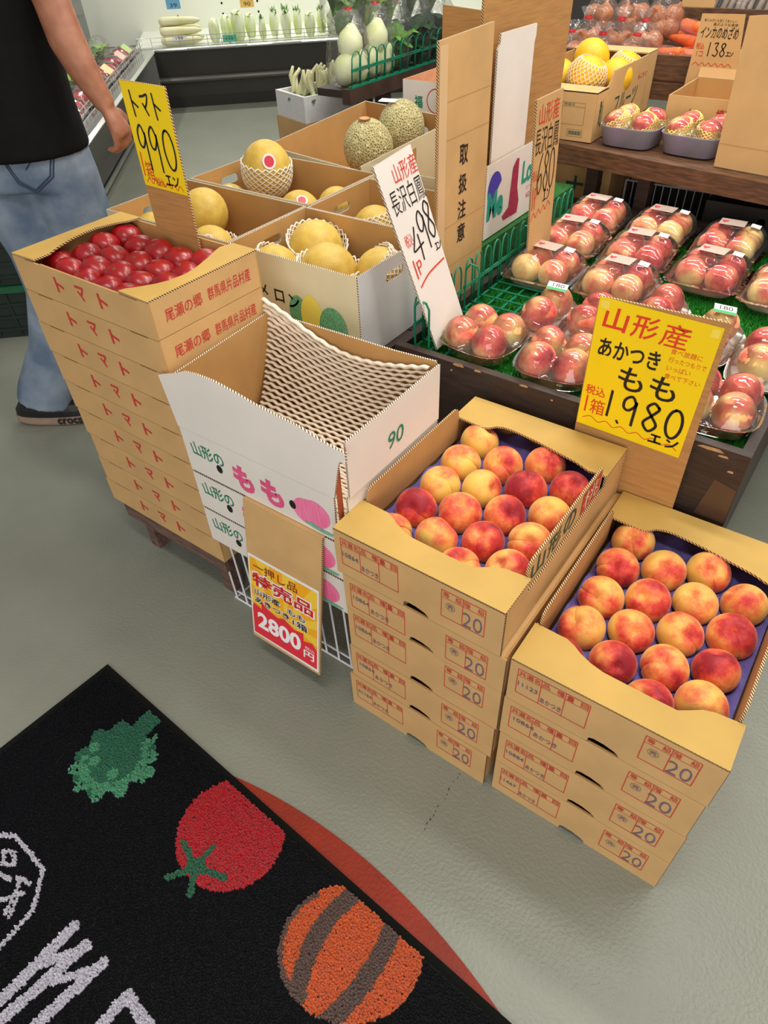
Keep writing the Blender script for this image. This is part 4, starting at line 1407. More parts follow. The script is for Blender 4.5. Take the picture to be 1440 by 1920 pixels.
melon((-.955, 1.160, .700), .050, 'small yellow melon low in the near corner of the front right box', tilt=(.2, .3))
melon((-1.585, 1.292, .745), .066, 'large smooth yellow melon in the front left box', sq=1.05, tilt=(.3, .5))
melon((-1.465, 1.195, .700), .062, 'stickered yellow melon in a foam net in the front left box', net=3, sticker=(.5, -.55, .7))
melon((-1.690, 1.190, .700), .060, 'yellow melon at the far left of the front left box', tilt=(.2, .2))
melon((-1.625, 1.600, .775), .077, 'tall melon half in a foam net with red sticker, middle left box', net=1, sq=1.12, sticker=(.62, -.5, .55), tilt=(0, .12))
melon((-1.690, 1.490, .695), .060, 'stickered yellow melon low at the left of the middle left box', sticker=(.3, -.3, .9))
melon((-1.455, 1.545, .695), .062, 'stickered yellow melon right of the tall netted one', sticker=(.55, -.35, .75))
melon((-1.375, 1.625, .700), .058, 'bare bright yellow melon at the right of the middle left box', tilt=(.1, .2))
melon((-1.170, 1.540, .700), .062, 'yellow melon in a foam net left of the cardboard divider', net=2, tilt=(.25, -.1))
melon((-1.215, 1.442, .665), .050, 'yellow melon at the left of the box beside the divider', tilt=(.2, .1))
melon((-1.010, 1.500, .685), .060, 'yellow melon partly behind the top of the 498 sign', tilt=(.2, .1))
melon((-1.490, 1.945, .775), .082, 'rough netted melon with an orange label at the back', kind=1, sq=1.08, tilt=(.15, 0))
melon((-1.475, 2.115, .800), .080, 'greener rough netted melon behind the labelled one', kind=1, sq=1.08, tilt=(.1, 0))
melon((-1.075, 1.86, .728), .068, 'pale netted melon in the box behind the divider', kind=1)
mb = MB(); mb.plate([(-.03, -.012), (.03, -.012), (.03, .012), (-.03, .012)], fr((0, 0, 0), (1, .2, 0), (0, 1, .2)), .001)
tag(mb.build('label_slip', PAPER, None, False, (-1.505, 2.085, .886)), 'small white slip on the greener netted melon', 'label')
mb = MB(); mb.lathe([(0, .004), (.014, .003), (.02, -.001), (.0, -.002)], 14)
tag(mb.build('melon_label', mat('orange_label', (222, 150, 90), .4), None, True, (-1.49, 1.93, .865)), 'orange round label on top of the rough netted melon', 'label')

# ================================================================== packed peaches on the turf
def sup(a, rx, ry, n=4.0):
    c, s = math.cos(a), math.sin(a)
    k = (abs(c) ** n + abs(s) ** n) ** (-1 / n)
    return rx * c * k, ry * s * k
def loft(mb, rings, rx, ry, n=36, p=4.0, bottom=True):
    ids = []
    for (s, z) in rings:
        ids.append([len(mb.v) + q for q in range(n)])
        for q in range(n):
            x, y = sup(2 * math.pi * q / n, rx * s, ry * s, p)
            mb.v.append((x, y, z))
    for a, b in zip(ids[:-1], ids[1:]):
        for q in range(n):
            q2 = (q + 1) % n
            mb.f.append((a[q], a[q2], b[q2], b[q])); mb.m.append(0)
    if bottom:
        mb.f.append(tuple(ids[0][::-1])); mb.m.append(0)
CLEAR_BASE = mat_clear('hazy_plastic_base', (255, 236, 238), rough=.15, refl=1.2, haze=.30)
mb = MB(); loft(mb, [(.80, .0), (.90, .004), (.96, .014), (1.0, .026), (1.10, .0265)], .086, .086)
CL_BASE = mb.mesh('base', CLEAR_BASE, True)
mb = MB()
def dome(a, b):
    x, y = (a - .5) * 2, (b - .5) * 2
    fx = max(0, 1 - abs(x) ** 4.5); fy = max(0, 1 - abs(y) ** 4.5)
    z = .028 + .054 * math.sqrt(fx * fy)
    z -= (.010 * math.exp(-(x / .14) ** 2) + .010 * math.exp(-(y / .14) ** 2)) * fx * fy * (1 if max(abs(x), abs(y)) > .45 else .15)
    return V3((x * .087, y * .087, z))
mb.grid(dome, 26, 26)
loft(mb, [(1.0, .0282), (1.12, .0278)], .087, .087, bottom=False, p=8)
CL_LID = mb.mesh('lid', CLEAR, True)
mb = MB(); mb.box(-.034, -.024, 0, .034, .024, .0006); STKL = mb.mesh('label', mat('label_cream', (206, 186, 172), .5, rgb2=(196, 172, 160), scale=200))
mb = MB(); poly(mb, [(-.030, .002), (-.022, -.010), (-.012, .002), (-.014, .010), (-.021, .006), (-.028, .010)], fr((0, 0, .0009), FX, FY)); STKH = mb.mesh('label_print', mat('label_heart', (214, 70, 80), .5))
mb = MB(); mb.box(-.013, -.011, 0, .013, .011, .0006); STKP = mb.mesh('price_sticker', PAPER)
TZ = .5985
def peach4(x, y, rz, z, who, grp, d=.0385, s=1.0):
    k = 0
    for sy, fb in ((-1, 'front'), (1, 'back')):
        for sx, lr in ((-1, 'left'), (1, 'right')):
            px_, py_ = sx * d, sy * d
            peach((x + px_ * math.cos(rz) - py_ * math.sin(rz), y + px_ * math.sin(rz) + py_ * math.cos(rz), z), '%s %s peach in the %s' % (fb, lr, who), grp, .6, s)
def clam(x, y, rz, who):
    t = thing('clamshell_pack', who, 'fruit pack', (x, y, TZ), rz, 'clear clamshells on the turf')
    link('base', CL_BASE, t); link('lid', CL_LID, t)
    l = link('label', STKL, t, (-.012, .030, .0818), (0, 0, random.uniform(-.1, .1)))
    link('label_print', STKH, l)
    link('price_sticker', STKP, t, (.048, .034, .0800), (.1, .1, 0))
    peach4(x, y, rz, TZ + .0385, who, 'peaches in clear packs', .0385, .96)
for (x, y, rz, who) in ((-.745, 2.115, .05, 'clear clamshell at the back left next to the 680 card'), (-.735, 1.912, .06, 'clear clamshell in the left row, second from the back'), (-.712, 1.690, .02, 'clear clamshell at the front of the left row'),
                        (-.545, 2.112, .0, 'clear clamshell at the back of the middle row'), (-.535, 1.908, .05, 'clear clamshell in the middle of the middle row'), (-.515, 1.700, .02, 'clear clamshell at the front of the middle row'),
                        (-.345, 2.095, .0, 'clear clamshell at the back of the right row'), (-.335, 1.880, -.02, 'clear clamshell at the front of the right row'), (-.150, 1.860, .03, 'clear clamshell at the right edge of the photo')):
    clam(x, y, rz, who)

mb = MB(); loft(mb, [(.82, .0), (.90, .003), (.97, .028), (1.0, .030), (1.05, .0302)], .088, .088, p=3.4)
TR_CL = mb.mesh('tray', CLEAR, True)
def film_mesh(C, rx, ry, rim, rr, nm):
    mb = MB()
    def fn(a, b):
        u, v = (a - .5) * 2, (b - .5) * 2
        x, y = u * rx * math.sqrt(max(0, 1 - .26 * v * v)), v * ry * math.sqrt(max(0, 1 - .26 * u * u))
        z = rim
        for (cx, cy, cz) in C:
            d2 = (x - cx) ** 2 + (y - cy) ** 2
            if d2 < rr * rr:
                z = max(z, cz + math.sqrt(rr * rr - d2))
            z = max(z, cz + rr * .95 - 1.15 * max(0, math.sqrt(d2) - rr * .30))
        e = max(abs(u), abs(v))
        if e > .98:
            z = rim
        return V3((x, y, z))
    mb.grid(fn, 34, 34)
    return mb.mesh(nm, FILM, True)
C4 = [(sx * .0385, sy * .0385, .0405) for sx in (-1, 1) for sy in (-1, 1)]
FILM4 = film_mesh(C4, .088, .088, .0305, .0402, 'film')
C2 = [(0, -.039, .044), (0, .039, .044)]
FILM2 = film_mesh(C2, .058, .095, .013, .0402, 'film')
mb = MB(); loft(mb, [(.84, .0), (.90, .001), (.97, .013), (1.0, .0135), (.985, .012), (.90, .004), (.0, .0035)], .060, .098, p=5)
TR_FOAM = mb.mesh('foam_tray', mat('white_foam_tray', (238, 234, 232), .6), True)
for (x, y, rz, who) in ((-.668, 1.282, -.10, 'film wrapped pack at the foot of the 498 sign'), (-.478, 1.275, .12, 'film wrapped pack left of the yellow 1,980 board'), (-.150, 1.285, .10, 'film wrapped pack at the front right corner of the turf')):
    t = thing('film_pack', who, 'fruit pack', (x, y, TZ), rz, 'film wrapped packs of four')
    link('tray', TR_CL, t); link('film', FILM4, t)
    peach4(x, y, rz, TZ + .0405, who, 'peaches in film packs', .0385, 1.0)
for (x, y, rz, lab, who) in ((-.598, 1.462, -.08, 1, 'white foam tray of two peaches beside the green basket'), (-.492, 1.480, -.05, 0, 'white foam tray of two peaches just left of the 1,980 board'), (-.370, 1.60, 0, 0, 'white foam tray of two peaches behind the 1,980 board'), (-.232, 1.545, -.05, 1, 'white foam tray of two peaches just right of the 1,980 board'), (-.118, 1.50, .1, 0, 'white foam tray of two peaches at the right table edge')):
    t = thing('foam_tray_pack', who, 'fruit pack', (x, y, TZ), rz, 'foam trays of two peaches')
    link('foam_tray', TR_FOAM, t); link('film', FILM2, t)
    for sy, fb in ((-1, 'near'), (1, 'far')):
        peach((x - sy * .039 * math.sin(rz), y + sy * .039 * math.cos(rz), TZ + .0425), '%s peach on the %s' % (fb, who.replace(' of two peaches', '')), 'peaches on foam trays', .6, 1.03)
    if lab:
        mb = MB(); mb.box(-.024, -.016, 0, .024, .016, .0006); l = mb.build('label', PAPER, t, False, (.004, .030, .0855)); l.rotation_euler = (.15, .1, .3)
        mb = MB(); quad(mb, -.024, -.016, .024, -.006, fr((0, 0, .0009), FX, FY)); mb.build('label_band', mat('label_green', (60, 170, 96), .5), l)
        mb = MB(); text(mb, '180', (-.012, -.003, .016, .012), fr((0, 0, .0009), FX, FY)); mb.build('label_lettering', INK_BLACK, l)
# ================================================================== shelf behind the peach table
t = thing('wooden_shelf', 'brown stained wooden shelf behind the peach table', 'shelf', (-.955, 2.235, 0), -.155)
mb = MB(); mb.box(-.12, 0, .735, 1.7, .035, .788); mb.build('front_beam', BROWNWOOD, t)
for k in range(5):
    mb = MB(); mb.box(-.12, .037 + k * .105, .762, 1.7, .137 + k * .105, .786); mb.build('plank', BROWNWOOD, t)
for x, y in ((.085, .06), (.265, .06), (1.2, .06), (.085, .5), (1.2, .5)):
    mb = MB(); mb.box(x, y, 0, x + .042, y + .03, .734); mb.build('leg', DARKWOOD, t)
SZ = .789

def plain_box(name, lab, cat, x, y, z, w, d, h, rz=0, outer=CARD, top_open=True, t_=.005, cut=None):
    b = thing(name, lab, cat, (x, y, z), rz)
    F, R, Bk, Lf = faces(w, d)
    mats = [outer, CARD_IN, EDGE]
    mb = MB()
    mb.plate(cut or [(0, 0), (w, 0), (w, h), (0, h)], F, t_, (0, 1, 2))
    mb.plate([(0, 0), (w, 0), (w, h), (0, h)], Bk, t_, (0, 1, 2))
    for fc in (R, Lf):
        mb.plate([(t_, 0), (d - t_, 0), (d - t_, h), (t_, h)], fc, t_, (0, 1, 2))
    mb.box(t_, t_, .0006, w - t_, d - t_, .005, 1)
    if not top_open:
        mb.box(t_, t_, h - .006, w - t_, d - t_, h - .001, 0)
    mb.build('body', mats, b)
    return b, F, R

# citrus carton
b = thing('fruit_carton', 'open brown fruit carton of yellow citrus on the shelf', 'carton', (-1.13, 2.275, SZ))
w, d, h = .268, .50, .175
F, R, Bk, Lf = faces(w, d)
m3 = (0, 1, 2); mats = [CARD, CARD_IN, EDGE]
mb = MB()
mb.plate([(0, 0), (w, 0), (w, .135), (0, .135)], F, .005, m3)
mb.plate([(0, 0), (w, 0), (w, h), (0, h)], Bk, .005, m3)
mb.plate([(.005, 0), (d - .005, 0), (d - .005, h), (.12, h), (.09, .14), (.005, .135)], R, .005, m3)
mb.plate([(.005, 0), (d - .005, 0), (d - .005, .135), (d - .09, .14), (d - .12, h), (.005, h)], Lf, .005, m3)
mb.box(.005, .005, .0006, w - .005, d - .005, .005, 1)
mb.build('body', mats, b)
mb = MB(); mb.plate([(0, 0), (w, 0), (w, .085), (0, .085)], fr((0, 0, .1365), FX, FY), .004, m3); mb.build('front_flap', mats, b)
mb = MB(); mb.plate([(0, d - .09), (w, d - .09), (w, d), (0, d)], fr((0, 0, h + .0048), FX, FY), .004, m3); mb.build('back_flap', mats, b)
k = MB(); g = lift(R)
text(k, 'フルーツ', (.150, .050, .350, .100), g, .012, .1); text(k, '岡山', (.035, .03, .060, .11), g, .02); text(k, '日本農業', (.22, .026, .31, .036), g)
k.build('green_lettering', INK_DGREEN, b)
k = MB(); text(k, 'もぎたて', (.34, .115, .42, .130), g, .02); k.build('red_lettering', INK_RED, b)
k = MB(); g = lift(F); rect_lines(k, .16, .045, .235, .105, .0008, g); rect_lines(k, .185, .012, .235, .032, .0008, g); quad(k, .16, .094, .235, .0948, g)
for i in range(14):
    quad(k, .189 + i * .0031, .017, .1905 + i * .0031 + (i % 3) * .0005, .028, g)
text(k, '検査印', (.165, .0965, .20, .1035), g)
k.build('stamped_form', INK_DGREEN, b)

CIT = mat('yellow_citrus_skin', (246, 190, 26), .45, .08, 3, .2, 30)
def ball_mesh(m, nm, sq=1.0, n=22, k=12):
    mb = MB()
    mb.lathe([(0, -sq)] + [(math.sin(a), -sq * math.cos(a)) for a in [math.pi * j / k for j in range(1, k)]] + [(0, sq)], n)
    return mb.mesh(nm, m, True)
CITM = ball_mesh(CIT, 'citrus', .92)
NETY = mat('foam_net_cream', (244, 216, 176), .6)
FNC = foam_net_mesh(24, -.8, .8, 0.0, NETY, .022)
for (x, y, z, r, net, lab) in ((-.965, 2.425, .935, .062, 1, 'large citrus wrapped in a cream foam net at the carton front'), (-1.005, 2.545, .968, .058, 0, 'bare yellow citrus highest in the carton'), (-.905, 2.520, .925, .055, 0, 'bare yellow citrus at the right side of the carton'), (-.925, 2.650, .925, .055, 1, 'netted citrus at the back of the carton'), (-1.07, 2.45, .925, .055, 0, 'bare yellow citrus behind the tall cardboard sheet'), (-1.06, 2.63, .90, .055, 0, 'bare yellow citrus deep at the carton back')):
    o = link('citrus', CITM, None, (x, y, z), (.3, .2, 1), (r, r, r)); tag(o, lab, 'citrus fruit', 'citrus in the carton')
    if net:
        link('foam_net', FNC, o)

# moulded trays of netted peaches on the shelf
PURP = mat('lilac_foam_tray', (166, 150, 176), .5, rgb2=(142, 142, 150), scale=12)
mb = MB(); loft(mb, [(.78, .0), (.84, .002), (.97, .052), (1.0, .056), (.985, .0565), (.95, .050), (.8, .008), (.0, .006)], .092, .082, p=4.5)
LT = mb.mesh('tray', PURP, True)
NETYEL = mat('foam_net_yellow', (246, 226, 120), .6)
FNY = foam_net_mesh(16, -.55, .62, 0.03, NETYEL, .05)
FILMT = film_mesh([(sx * .043, sy * .036, .052) for sx in (-1, 1) for sy in (-1, 1)], .090, .081, .057, .044, 'film')
for (x, y, rz, who) in ((-.752, 2.335, -.05, 'left lilac tray of netted peaches on the shelf edge'), (-.560, 2.330, -.1, 'right lilac tray of netted peaches on the shelf edge')):
    t = thing('peach_tray', who, 'fruit pack', (x, y, SZ), rz, 'lilac trays on the shelf')
    link('tray', LT, t); link('film', FILMT, t)
    for sy, fb in ((-1, 'front'), (1, 'back')):
        for sx, lr in ((-1, 'left'), (1, 'right')):
            px_, py_ = sx * .043, sy * .036
            o = peach((x + px_ * math.cos(rz) - py_ * math.sin(rz), y + px_ * math.sin(rz) + py_ * math.cos(rz), SZ + .056), '%s %s netted peach in the %s' % (fb, lr, who), 'netted peaches on the shelf', .25, 1.0)
            link('foam_net', FNY, o, None, None, (.0395, .0395, .0395))

# other cartons and panels on the shelf
b, F, R = plain_box('vegetable_carton', 'brown carton with dark blue plum logo and red characters on the shelf', 'carton', -.700, 2.445, SZ, .30, .28, .115)
k = MB(); g = lift(F)
text(k, '埼玉の', (.150, .062, .218, .090), g, .03); text(k, '野菜', (.160, .028, .218, .056), g, .03); k.build('red_lettering', INK_RED, b)
k = MB(); poly(k, ell(.060, .050, .013, .012, 0, 360, 16)[:-1], g); poly(k, ell(.085, .050, .013, .012, 0, 360, 16)[:-1], g); poly(k, [(.07, .06), (.068, .075), (.073, .085), (.077, .075), (.075, .06)], g); k.build('blue_logo', mat('navy_ink', (50, 52, 96), .6), b)
mb = MB(); mb.plate([(0, 0), (.30, 0), (.30, .085), (0, .085)], fr((0, .278, .116), FX, (0, .45, 1)), .005, m3); mb.build('back_flap', mats, b)
t = thing('cardboard_divider', 'large blank brown cardboard sheet at the right end of the shelf', 'cardboard sheet', (-.468, 2.215, SZ))
mb = MB(); mb.plate([(0, 0), (.60, 0), (.60, .40), (-.012, .345)], fr((0, 0, 0), (1, -.15, 0), FZ), .006, (0, 0, 1)); mb.build('panel', [CARD, EDGE], t)
k = MB(); quad(k, 0, .058, .6, .0595, lift(fr((0, 0, 0), (1, -.15, 0), FZ), .0005)); k.build('crease', MATS['crease'], t)
t = thing('price_board', 'brown handwritten card reading 138 in front of the carrots', 'price sign', (-.742, 2.735, .815))
f = fr((0, 0, 0), FX, FZ)
mb = MB(); mb.plate([(0, 0), (.170, 0), (.138, .26), (.008, .258)], f, .004, (0, 0, 1)); mb.build('board', [CARD, EDGE], t)
g = lift(f, .0008)
k = MB(); text(k, 'インカのめざめ', (.016, .195, .132, .228), g, .01, .05); hand(k, '138', (.044, .148, .108, .184), .0032, g, .001); hand(k, 'エン', (.110, .15, .132, .162), .002, g)
text(k, '新じゃがいも甘くておいしい', (.02, .238, .12, .246), g); text(k, '栗のような食感', (.05, .228, .125, .236), g); k.build('black_lettering', MARK_BLACK, t)
k = MB(); text(k, '税込', (.012, .165, .038, .182), g, .01); text(k, '1コ', (.018, .145, .038, .160), g, .01); wavy(k, .012, .125, .135, .125, 6, .004, .0018, g); k.build('red_lettering', MARK_RED, t)

# upper tier: wooden crate with bagged onions and carrots
t = thing('wooden_crate', 'dark wooden crate holding bagged onions and carrots', 'crate', (-1.30, 2.79, 0))
for z0, z1 in ((.815, .870), (.875, .948)):
    mb = MB(); mb.box(0, 0, z0, 1.3, .02, z1); mb.build('slat', BROWNWOOD, t)
mb = MB(); mb.box(0, .0205, .815, 1.3, .55, .835); mb.build('bottom', BROWNWOOD, t)
mb = MB(); mb.box(0, .53, .8355, 1.3, .55, 1.02); mb.build('back_board', BROWNWOOD, t)
for x, y in ((.02, .03), (1.24, .03), (.02, .48), (1.24, .48)):
    mb = MB(); mb.box(x, y, 0, x + .04, y + .04, .8145); mb.build('leg', DARKWOOD, t)

ONION = mat('onion_skin', (186, 118, 68), .35, rgb2=(150, 84, 46), scale=18, stretch=(6, 6, 1), coat=.2)
mb = MB(); mb.lathe([(0, -.036), (.012, -.034), (.028, -.022), (.037, 0), (.033, .018), (.018, .031), (.007, .040), (.005, .050), (0, .052)], 20); ONM = mb.mesh('onion', ONION, True)
TIE = mat('red_tie', (206, 34, 40), .4)
def bag_mesh(rx, ry, hz, k):
    mb = MB()
    prof = [(0, 0), (.85, .02), (1.0, .25), (.95, .55), (.6, .78), (.16, .88), (.12, .90), (.30, .98), (.42, 1.08)]
    mb.lathe([(r, z * hz) for r, z in prof], 26, sx=rx, sy=ry, fn=lambda t, r, z: 1 + .05 * math.sin(5 * t + k) + .04 * math.sin(11 * t + z * 40))
    return mb.mesh('bag', BAG, True)
BM = [bag_mesh(.075, .065, .17, k) for k in range(3)]
mb = MB(); mb.lathe([(.0135, .146), (.015, .150), (.0135, .156)], 12); TIEM = mb.mesh('tie', TIE)
def bagged(name, lab, cat, loc, group, filler, rot=(0, 0, 0), s=1.0):
    t = thing(name, lab, cat, loc, 0, group, rot=rot)
    t.scale = (s, s, s)
    link('bag', random.choice(BM), t)
    link('tie', TIEM, t)
    filler(t)
    return t
def fill_onion(t):
    for k in range(5):
        a = k * 2.1 + random.random()
        link('onion', ONM, t, (.034 * math.cos(a), .030 * math.sin(a), .042 + .04 * (k // 3)), (random.uniform(-1, 1), random.uniform(-1, 1), a))
i = 0
OW = ['first', 'second', 'third', 'fourth', 'fifth', 'sixth', 'seventh', 'eighth']
for row, (y, z, n, x0) in enumerate(((2.885, .8355, 3, -1.232), (3.01, .865, 3, -1.22), (3.13, .93, 3, -1.21))):
    for c in range(n):
        bagged('onion_bag', 'clear bag of brown onions, %s row, %s from the left' % (['front', 'middle', 'back'][row], OW[c]), 'bag of onions', (x0 + c * .118, y, z), 'bags of onions', fill_onion, (random.uniform(-.1, .25), random.uniform(-.15, .15), random.uniform(0, 6)))
CARROT = mat('carrot_skin', (236, 112, 38), .45, rgb2=(222, 92, 26), scale=30, stretch=(1, 1, 3))
mb = MB(); mb.lathe([(0, -.10), (.006, -.095), (.012, -.05), (.018, .03), (.021, .075), (.016, .088), (.006, .09), (0, .088)], 14); CRM = mb.mesh('carrot', CARROT, True)
mb = MB()
mb.grid(lambda a, b: V3((.055 * math.sin(a * 6.283) * max(0, math.sin(b * math.pi)) ** .6, (b - .5) * .26, .045 + .045 * math.cos(a * 6.283) * max(0, math.sin(b * math.pi)) ** .6)), 18, 10)
CBAG = mb.mesh('bag', BAG, True)
for n_, (x, y, z, rz) in enumerate(((-.885, 2.955, .862, 1.0), (-.775, 2.965, .862, 1.3), (-.86, 3.08, .925, .8), (-.66, 3.0, .862, 1.4))):
    t = thing('carrot_bag', 'clear bag of orange carrots, %s from the left' % OW[n_], 'bag of carrots', (x, y, z), rz, 'bags of carrots')
    link('bag', CBAG, t)
    for k, (dx, dz) in enumerate(((-.025, .03), (.02, .028), (0, .065), (.032, .06))):
        link('carrot', CRM, t, (dx, random.uniform(-.01, .01), dz), (1.57 + random.uniform(-.1, .1), 0, random.uniform(-.15, .15) + (math.pi if k % 2 else 0)))
# back of the stand: burdock bundles and price cards
mb = MB(); mb.tube([(0, 0, -.25), (.004, 0, 0), (0, .004, .3)], [.009, .012, .010], 7); STICK = mb.mesh('root', mat('burdock_skin', (148, 130, 112), .6, .2, 40), True)
for n_ in range(4):
    t = thing('burdock_bundle', 'clear bundle of grey brown burdock roots, %s from the left' % OW[n_], 'vegetable bundle', (-.92 + n_ * .13, 3.42, 1.05), 0, 'burdock bundles', rot=(-.5, .1, 0))
    for k in range(5):
        link('root', STICK, t, ((k - 2) * .022, random.uniform(-.01, .01), 0), (random.uniform(-.05, .05), random.uniform(-.08, .08), 0))
    mb = MB(); loft(mb, [(1, -.24), (1.05, 0), (1, .29)], .062, .024, p=2.5); mb.build('bag', BAG, t, True)
t = thing('rear_shelf', 'dark rear shelf carrying the burdock bundles', 'shelf', (-1.7, 3.36, 0))
mb = MB(); mb.box(0, 0, .80, 2.2, .5, .83); mb.build('board', DARKWOOD, t)
for x in (.03, 2.12):
    for y in (.03, .42):
        mb = MB(); mb.box(x, y, 0, x + .05, y + .05, .7995); mb.build('leg', DARKWOOD, t)
mb = MB(); mb.box(0, .46, .8305, 2.2, .49, 1.5); mb.build('back_board', mat('dark_backing', (58, 54, 50), .7), t)
t = thing('price_board', 'brown handwritten card standing behind the onions', 'price sign', (-.985, 3.345, .955))
mb = MB(); mb.plate([(0, 0), (.125, 0), (.125, .20), (0, .20)], fr((0, 0, 0), FX, FZ), .004, (0, 0, 1)); mb.build('board', [CARD, EDGE], t)
k = MB(); hand(k, '148', (.03, .095, .10, .14), .004, lift(fr((0, 0, 0), FX, FZ), .0008)); k.build('black_lettering', MARK_BLACK, t)
t = thing('price_card', 'pale green printed card with red band above the onions', 'price sign', (-1.28, 3.18, 1.055))
mb = MB(); mb.plate([(0, 0), (.24, 0), (.24, .09), (0, .09)], fr((0, 0, 0), FX, FZ), .003); mb.build('card', mat('pale_green_card', (150, 196, 160), .5), t)
k = MB(); quad(k, .10, .006, .20, .05, lift(fr((0, 0, 0), FX, FZ), .0006)); k.build('red_band', INK_RED, t)
k = MB(); text(k, 'アズマ', (.02, .012, .085, .032), lift(fr((0, 0, 0), FX, FZ), .0006), .01); k.build('black_lettering', INK_BLACK, t)
mb = MB(); mb.tube([(.12, .0, -.09), (.12, .0, 0)], .004, 6); mb.build('stake', BROWNWOOD, t)

# under the shelf
b, F, R = plain_box('vegetable_carton', 'brown carton with green characters under the shelf', 'carton', -1.20, 2.46, 0, .36, .28, .30, top_open=False)
b, F, R = plain_box('vegetable_carton', 'upper brown carton with green band under the shelf', 'carton', -1.20, 2.46, .301, .36, .28, .36, top_open=False)
k = MB(); g = lift(F); text(k, 'ナス', (.20, .255, .34, .33), g, .02); quad(k, .20, .20, .345, .225, g); k.build('green_print', INK_DGREEN, b)
k = MB(); text(k, '野菜', (.255, .203, .32, .222), lift(g, .0003), .01); k.build('pale_lettering', CREAM_CARD, b)
t = thing('wire_basket', 'white wire basket on legs under the shelf', 'basket', (-.83, 2.60, 0))
for i in range(13):
    x = i * .027
    mb = MB(); mb.tube([(x, 0, .30), (x, 0, .60)], .0022, 5); mb.build('upright_wire', WHITE_WIRE, t)
for z in (.30, .47, .60):
    mb = MB(); mb.tube([(0, 0, z), (.325, 0, z), (.325, .3, z), (0, .3, z)], .003, 5, closed=True); mb.build('rail', WHITE_WIRE, t)
for x, y in ((0, 0), (.325, 0), (0, .3), (.325, .3)):
    mb = MB(); mb.tube([(x, y, 0), (x, y, .60)], .004, 6); mb.build('leg', WHITE_WIRE, t)
for i in range(9):
    mb = MB(); mb.tube([(0, i * .0375, .302), (.325, i * .0375, .302)], .002, 5); mb.build('floor_wire', WHITE_WIRE, t)
mb = MB(); mb.box(.012, .012, .306, .313, .288, .596)  # added black block standing in for the dark inside the basket
tag(mb.build('dark_filler', mat('matte_black', (16, 16, 18), .6, .1, 20), None, False, (-.83, 2.60, 0)), 'black block added to darken the inside of the white wire basket', 'box')
b, F, R = plain_box('vegetable_carton', 'brown carton with navy swirl logo resting on the wire basket', 'carton', -.815, 2.605, .604, .30, .27, .125, top_open=False)
k = MB(); g = lift(F); quad(k, .0, .018, .29, .05, g); poly(k, ell(.085, .062, .055, .04, 160, 360, 16), g); k.build('navy_print', MATS['navy_ink'], b)
k = MB(); stroke(k, [(.0, .062), (.14, .06), (.29, .066)], .003, lift(g, .0003)); stroke(k, ell(.085, .06, .045, .028, 150, 380), .004, lift(g, .0003)); text(k, 'JA', (.19, .028, .225, .044), lift(g, .0003)); k.build('cream_print', CREAM_CARD, b)
b, F, R = plain_box('vegetable_carton', 'plain brown carton under the right end of the shelf', 'carton', -.44, 2.50, 0, .50, .30, .69, top_open=False)
BLACKP = mat('black_plastic', (26, 25, 25), .45, .1, 30)
for n_ in range(3):
    t = thing('black_crate', ['lowest black crate behind the peach table', 'middle black crate behind the peach table', 'top black crate with a round hole behind the peach table'][n_], 'crate', (-.47, 2.256, n_ * .229), -.02)
    F, R, Bk, Lf = faces(.52, .20)
    mb = MB()
    for fc, ww in ((F, .52), (Bk, .52)):
        if fc is F and n_ == 2:
            mb.holed((0, 0, .52, .228), (.165, .19, .0115, .011), fc, .005)
        else:
            mb.plate([(0, 0), (ww, 0), (ww, .228), (0, .228)], fc, .005)
    for fc in (R, Lf):
        mb.plate([(.005, 0), (.195, 0), (.195, .228), (.005, .228)], fc, .005)
    mb.box(.005, .005, .0005, .515, .195, .006)
    mb.build('body', BLACKP, t)

# ------------------------------------------------------------------ centre back: posts, white box, vegetable stand
ORANGE_WOOD = mat('orange_pine', (206, 142, 70), .45, .2, 14, .1, 50, stretch=(10, 10, 1))
for k, (x, y) in enumerate(((-1.345, 2.50), (-1.285, 2.50))):
    mb = MB(); mb.box(x, y, 0, x + .048, y + .05, 2.2)
    tag(mb.build('wooden_post', ORANGE_WOOD), ['left orange pine post behind the cardboard sheets', 'right orange pine post behind the cardboard sheets'][k], 'post', 'pine posts')
t = thing('cardboard_divider', 'small brown cardboard sheet standing inside the white green printed box', 'cardboard sheet', (-1.478, 2.372, .70))
mb = MB(); mb.plate([(0, 0), (.168, 0), (.166, .40), (.0, .412)], fr((0, 0, 0), FX, FZ), .005, (0, 0, 1)); mb.build('panel', [CARD_DK, EDGE], t)
b, F, R = plain_box('white_carton', 'white carton with green character behind the melons', 'carton', -1.665, 2.402, .59, .42, .26, .292, outer=CREAM_CARD)
for ch in b.children:
    ch.data.materials[0] = WHITE_CARD
    ch.data.materials[1] = mat('peach_inside', (232, 170, 128), .7, .06)
k = MB(); g = lift(F); text(k, '福', (.052, .205, .088, .245), g, .02); k.build('green_lettering', INK_GREEN, b)
k = MB(); stroke(k, ell(.150, .232, .042, .040), .0035, g); k.build('red_ring', INK_RED, b)
mb = MB()
t = thing('stool', 'low dark stool under the white green printed carton', 'stool', (-1.70, 2.40, 0))
mb = MB(); mb.box(0, 0, .55, .5, .27, .588); mb.build('seat', DARKWOOD, t)
for x, y in ((.02, .01), (.44, .01), (.02, .22), (.44, .22)):
    mb = MB(); mb.box(x, y, 0, x + .04, y + .04, .5495); mb.build('leg', DARKWOOD, t)

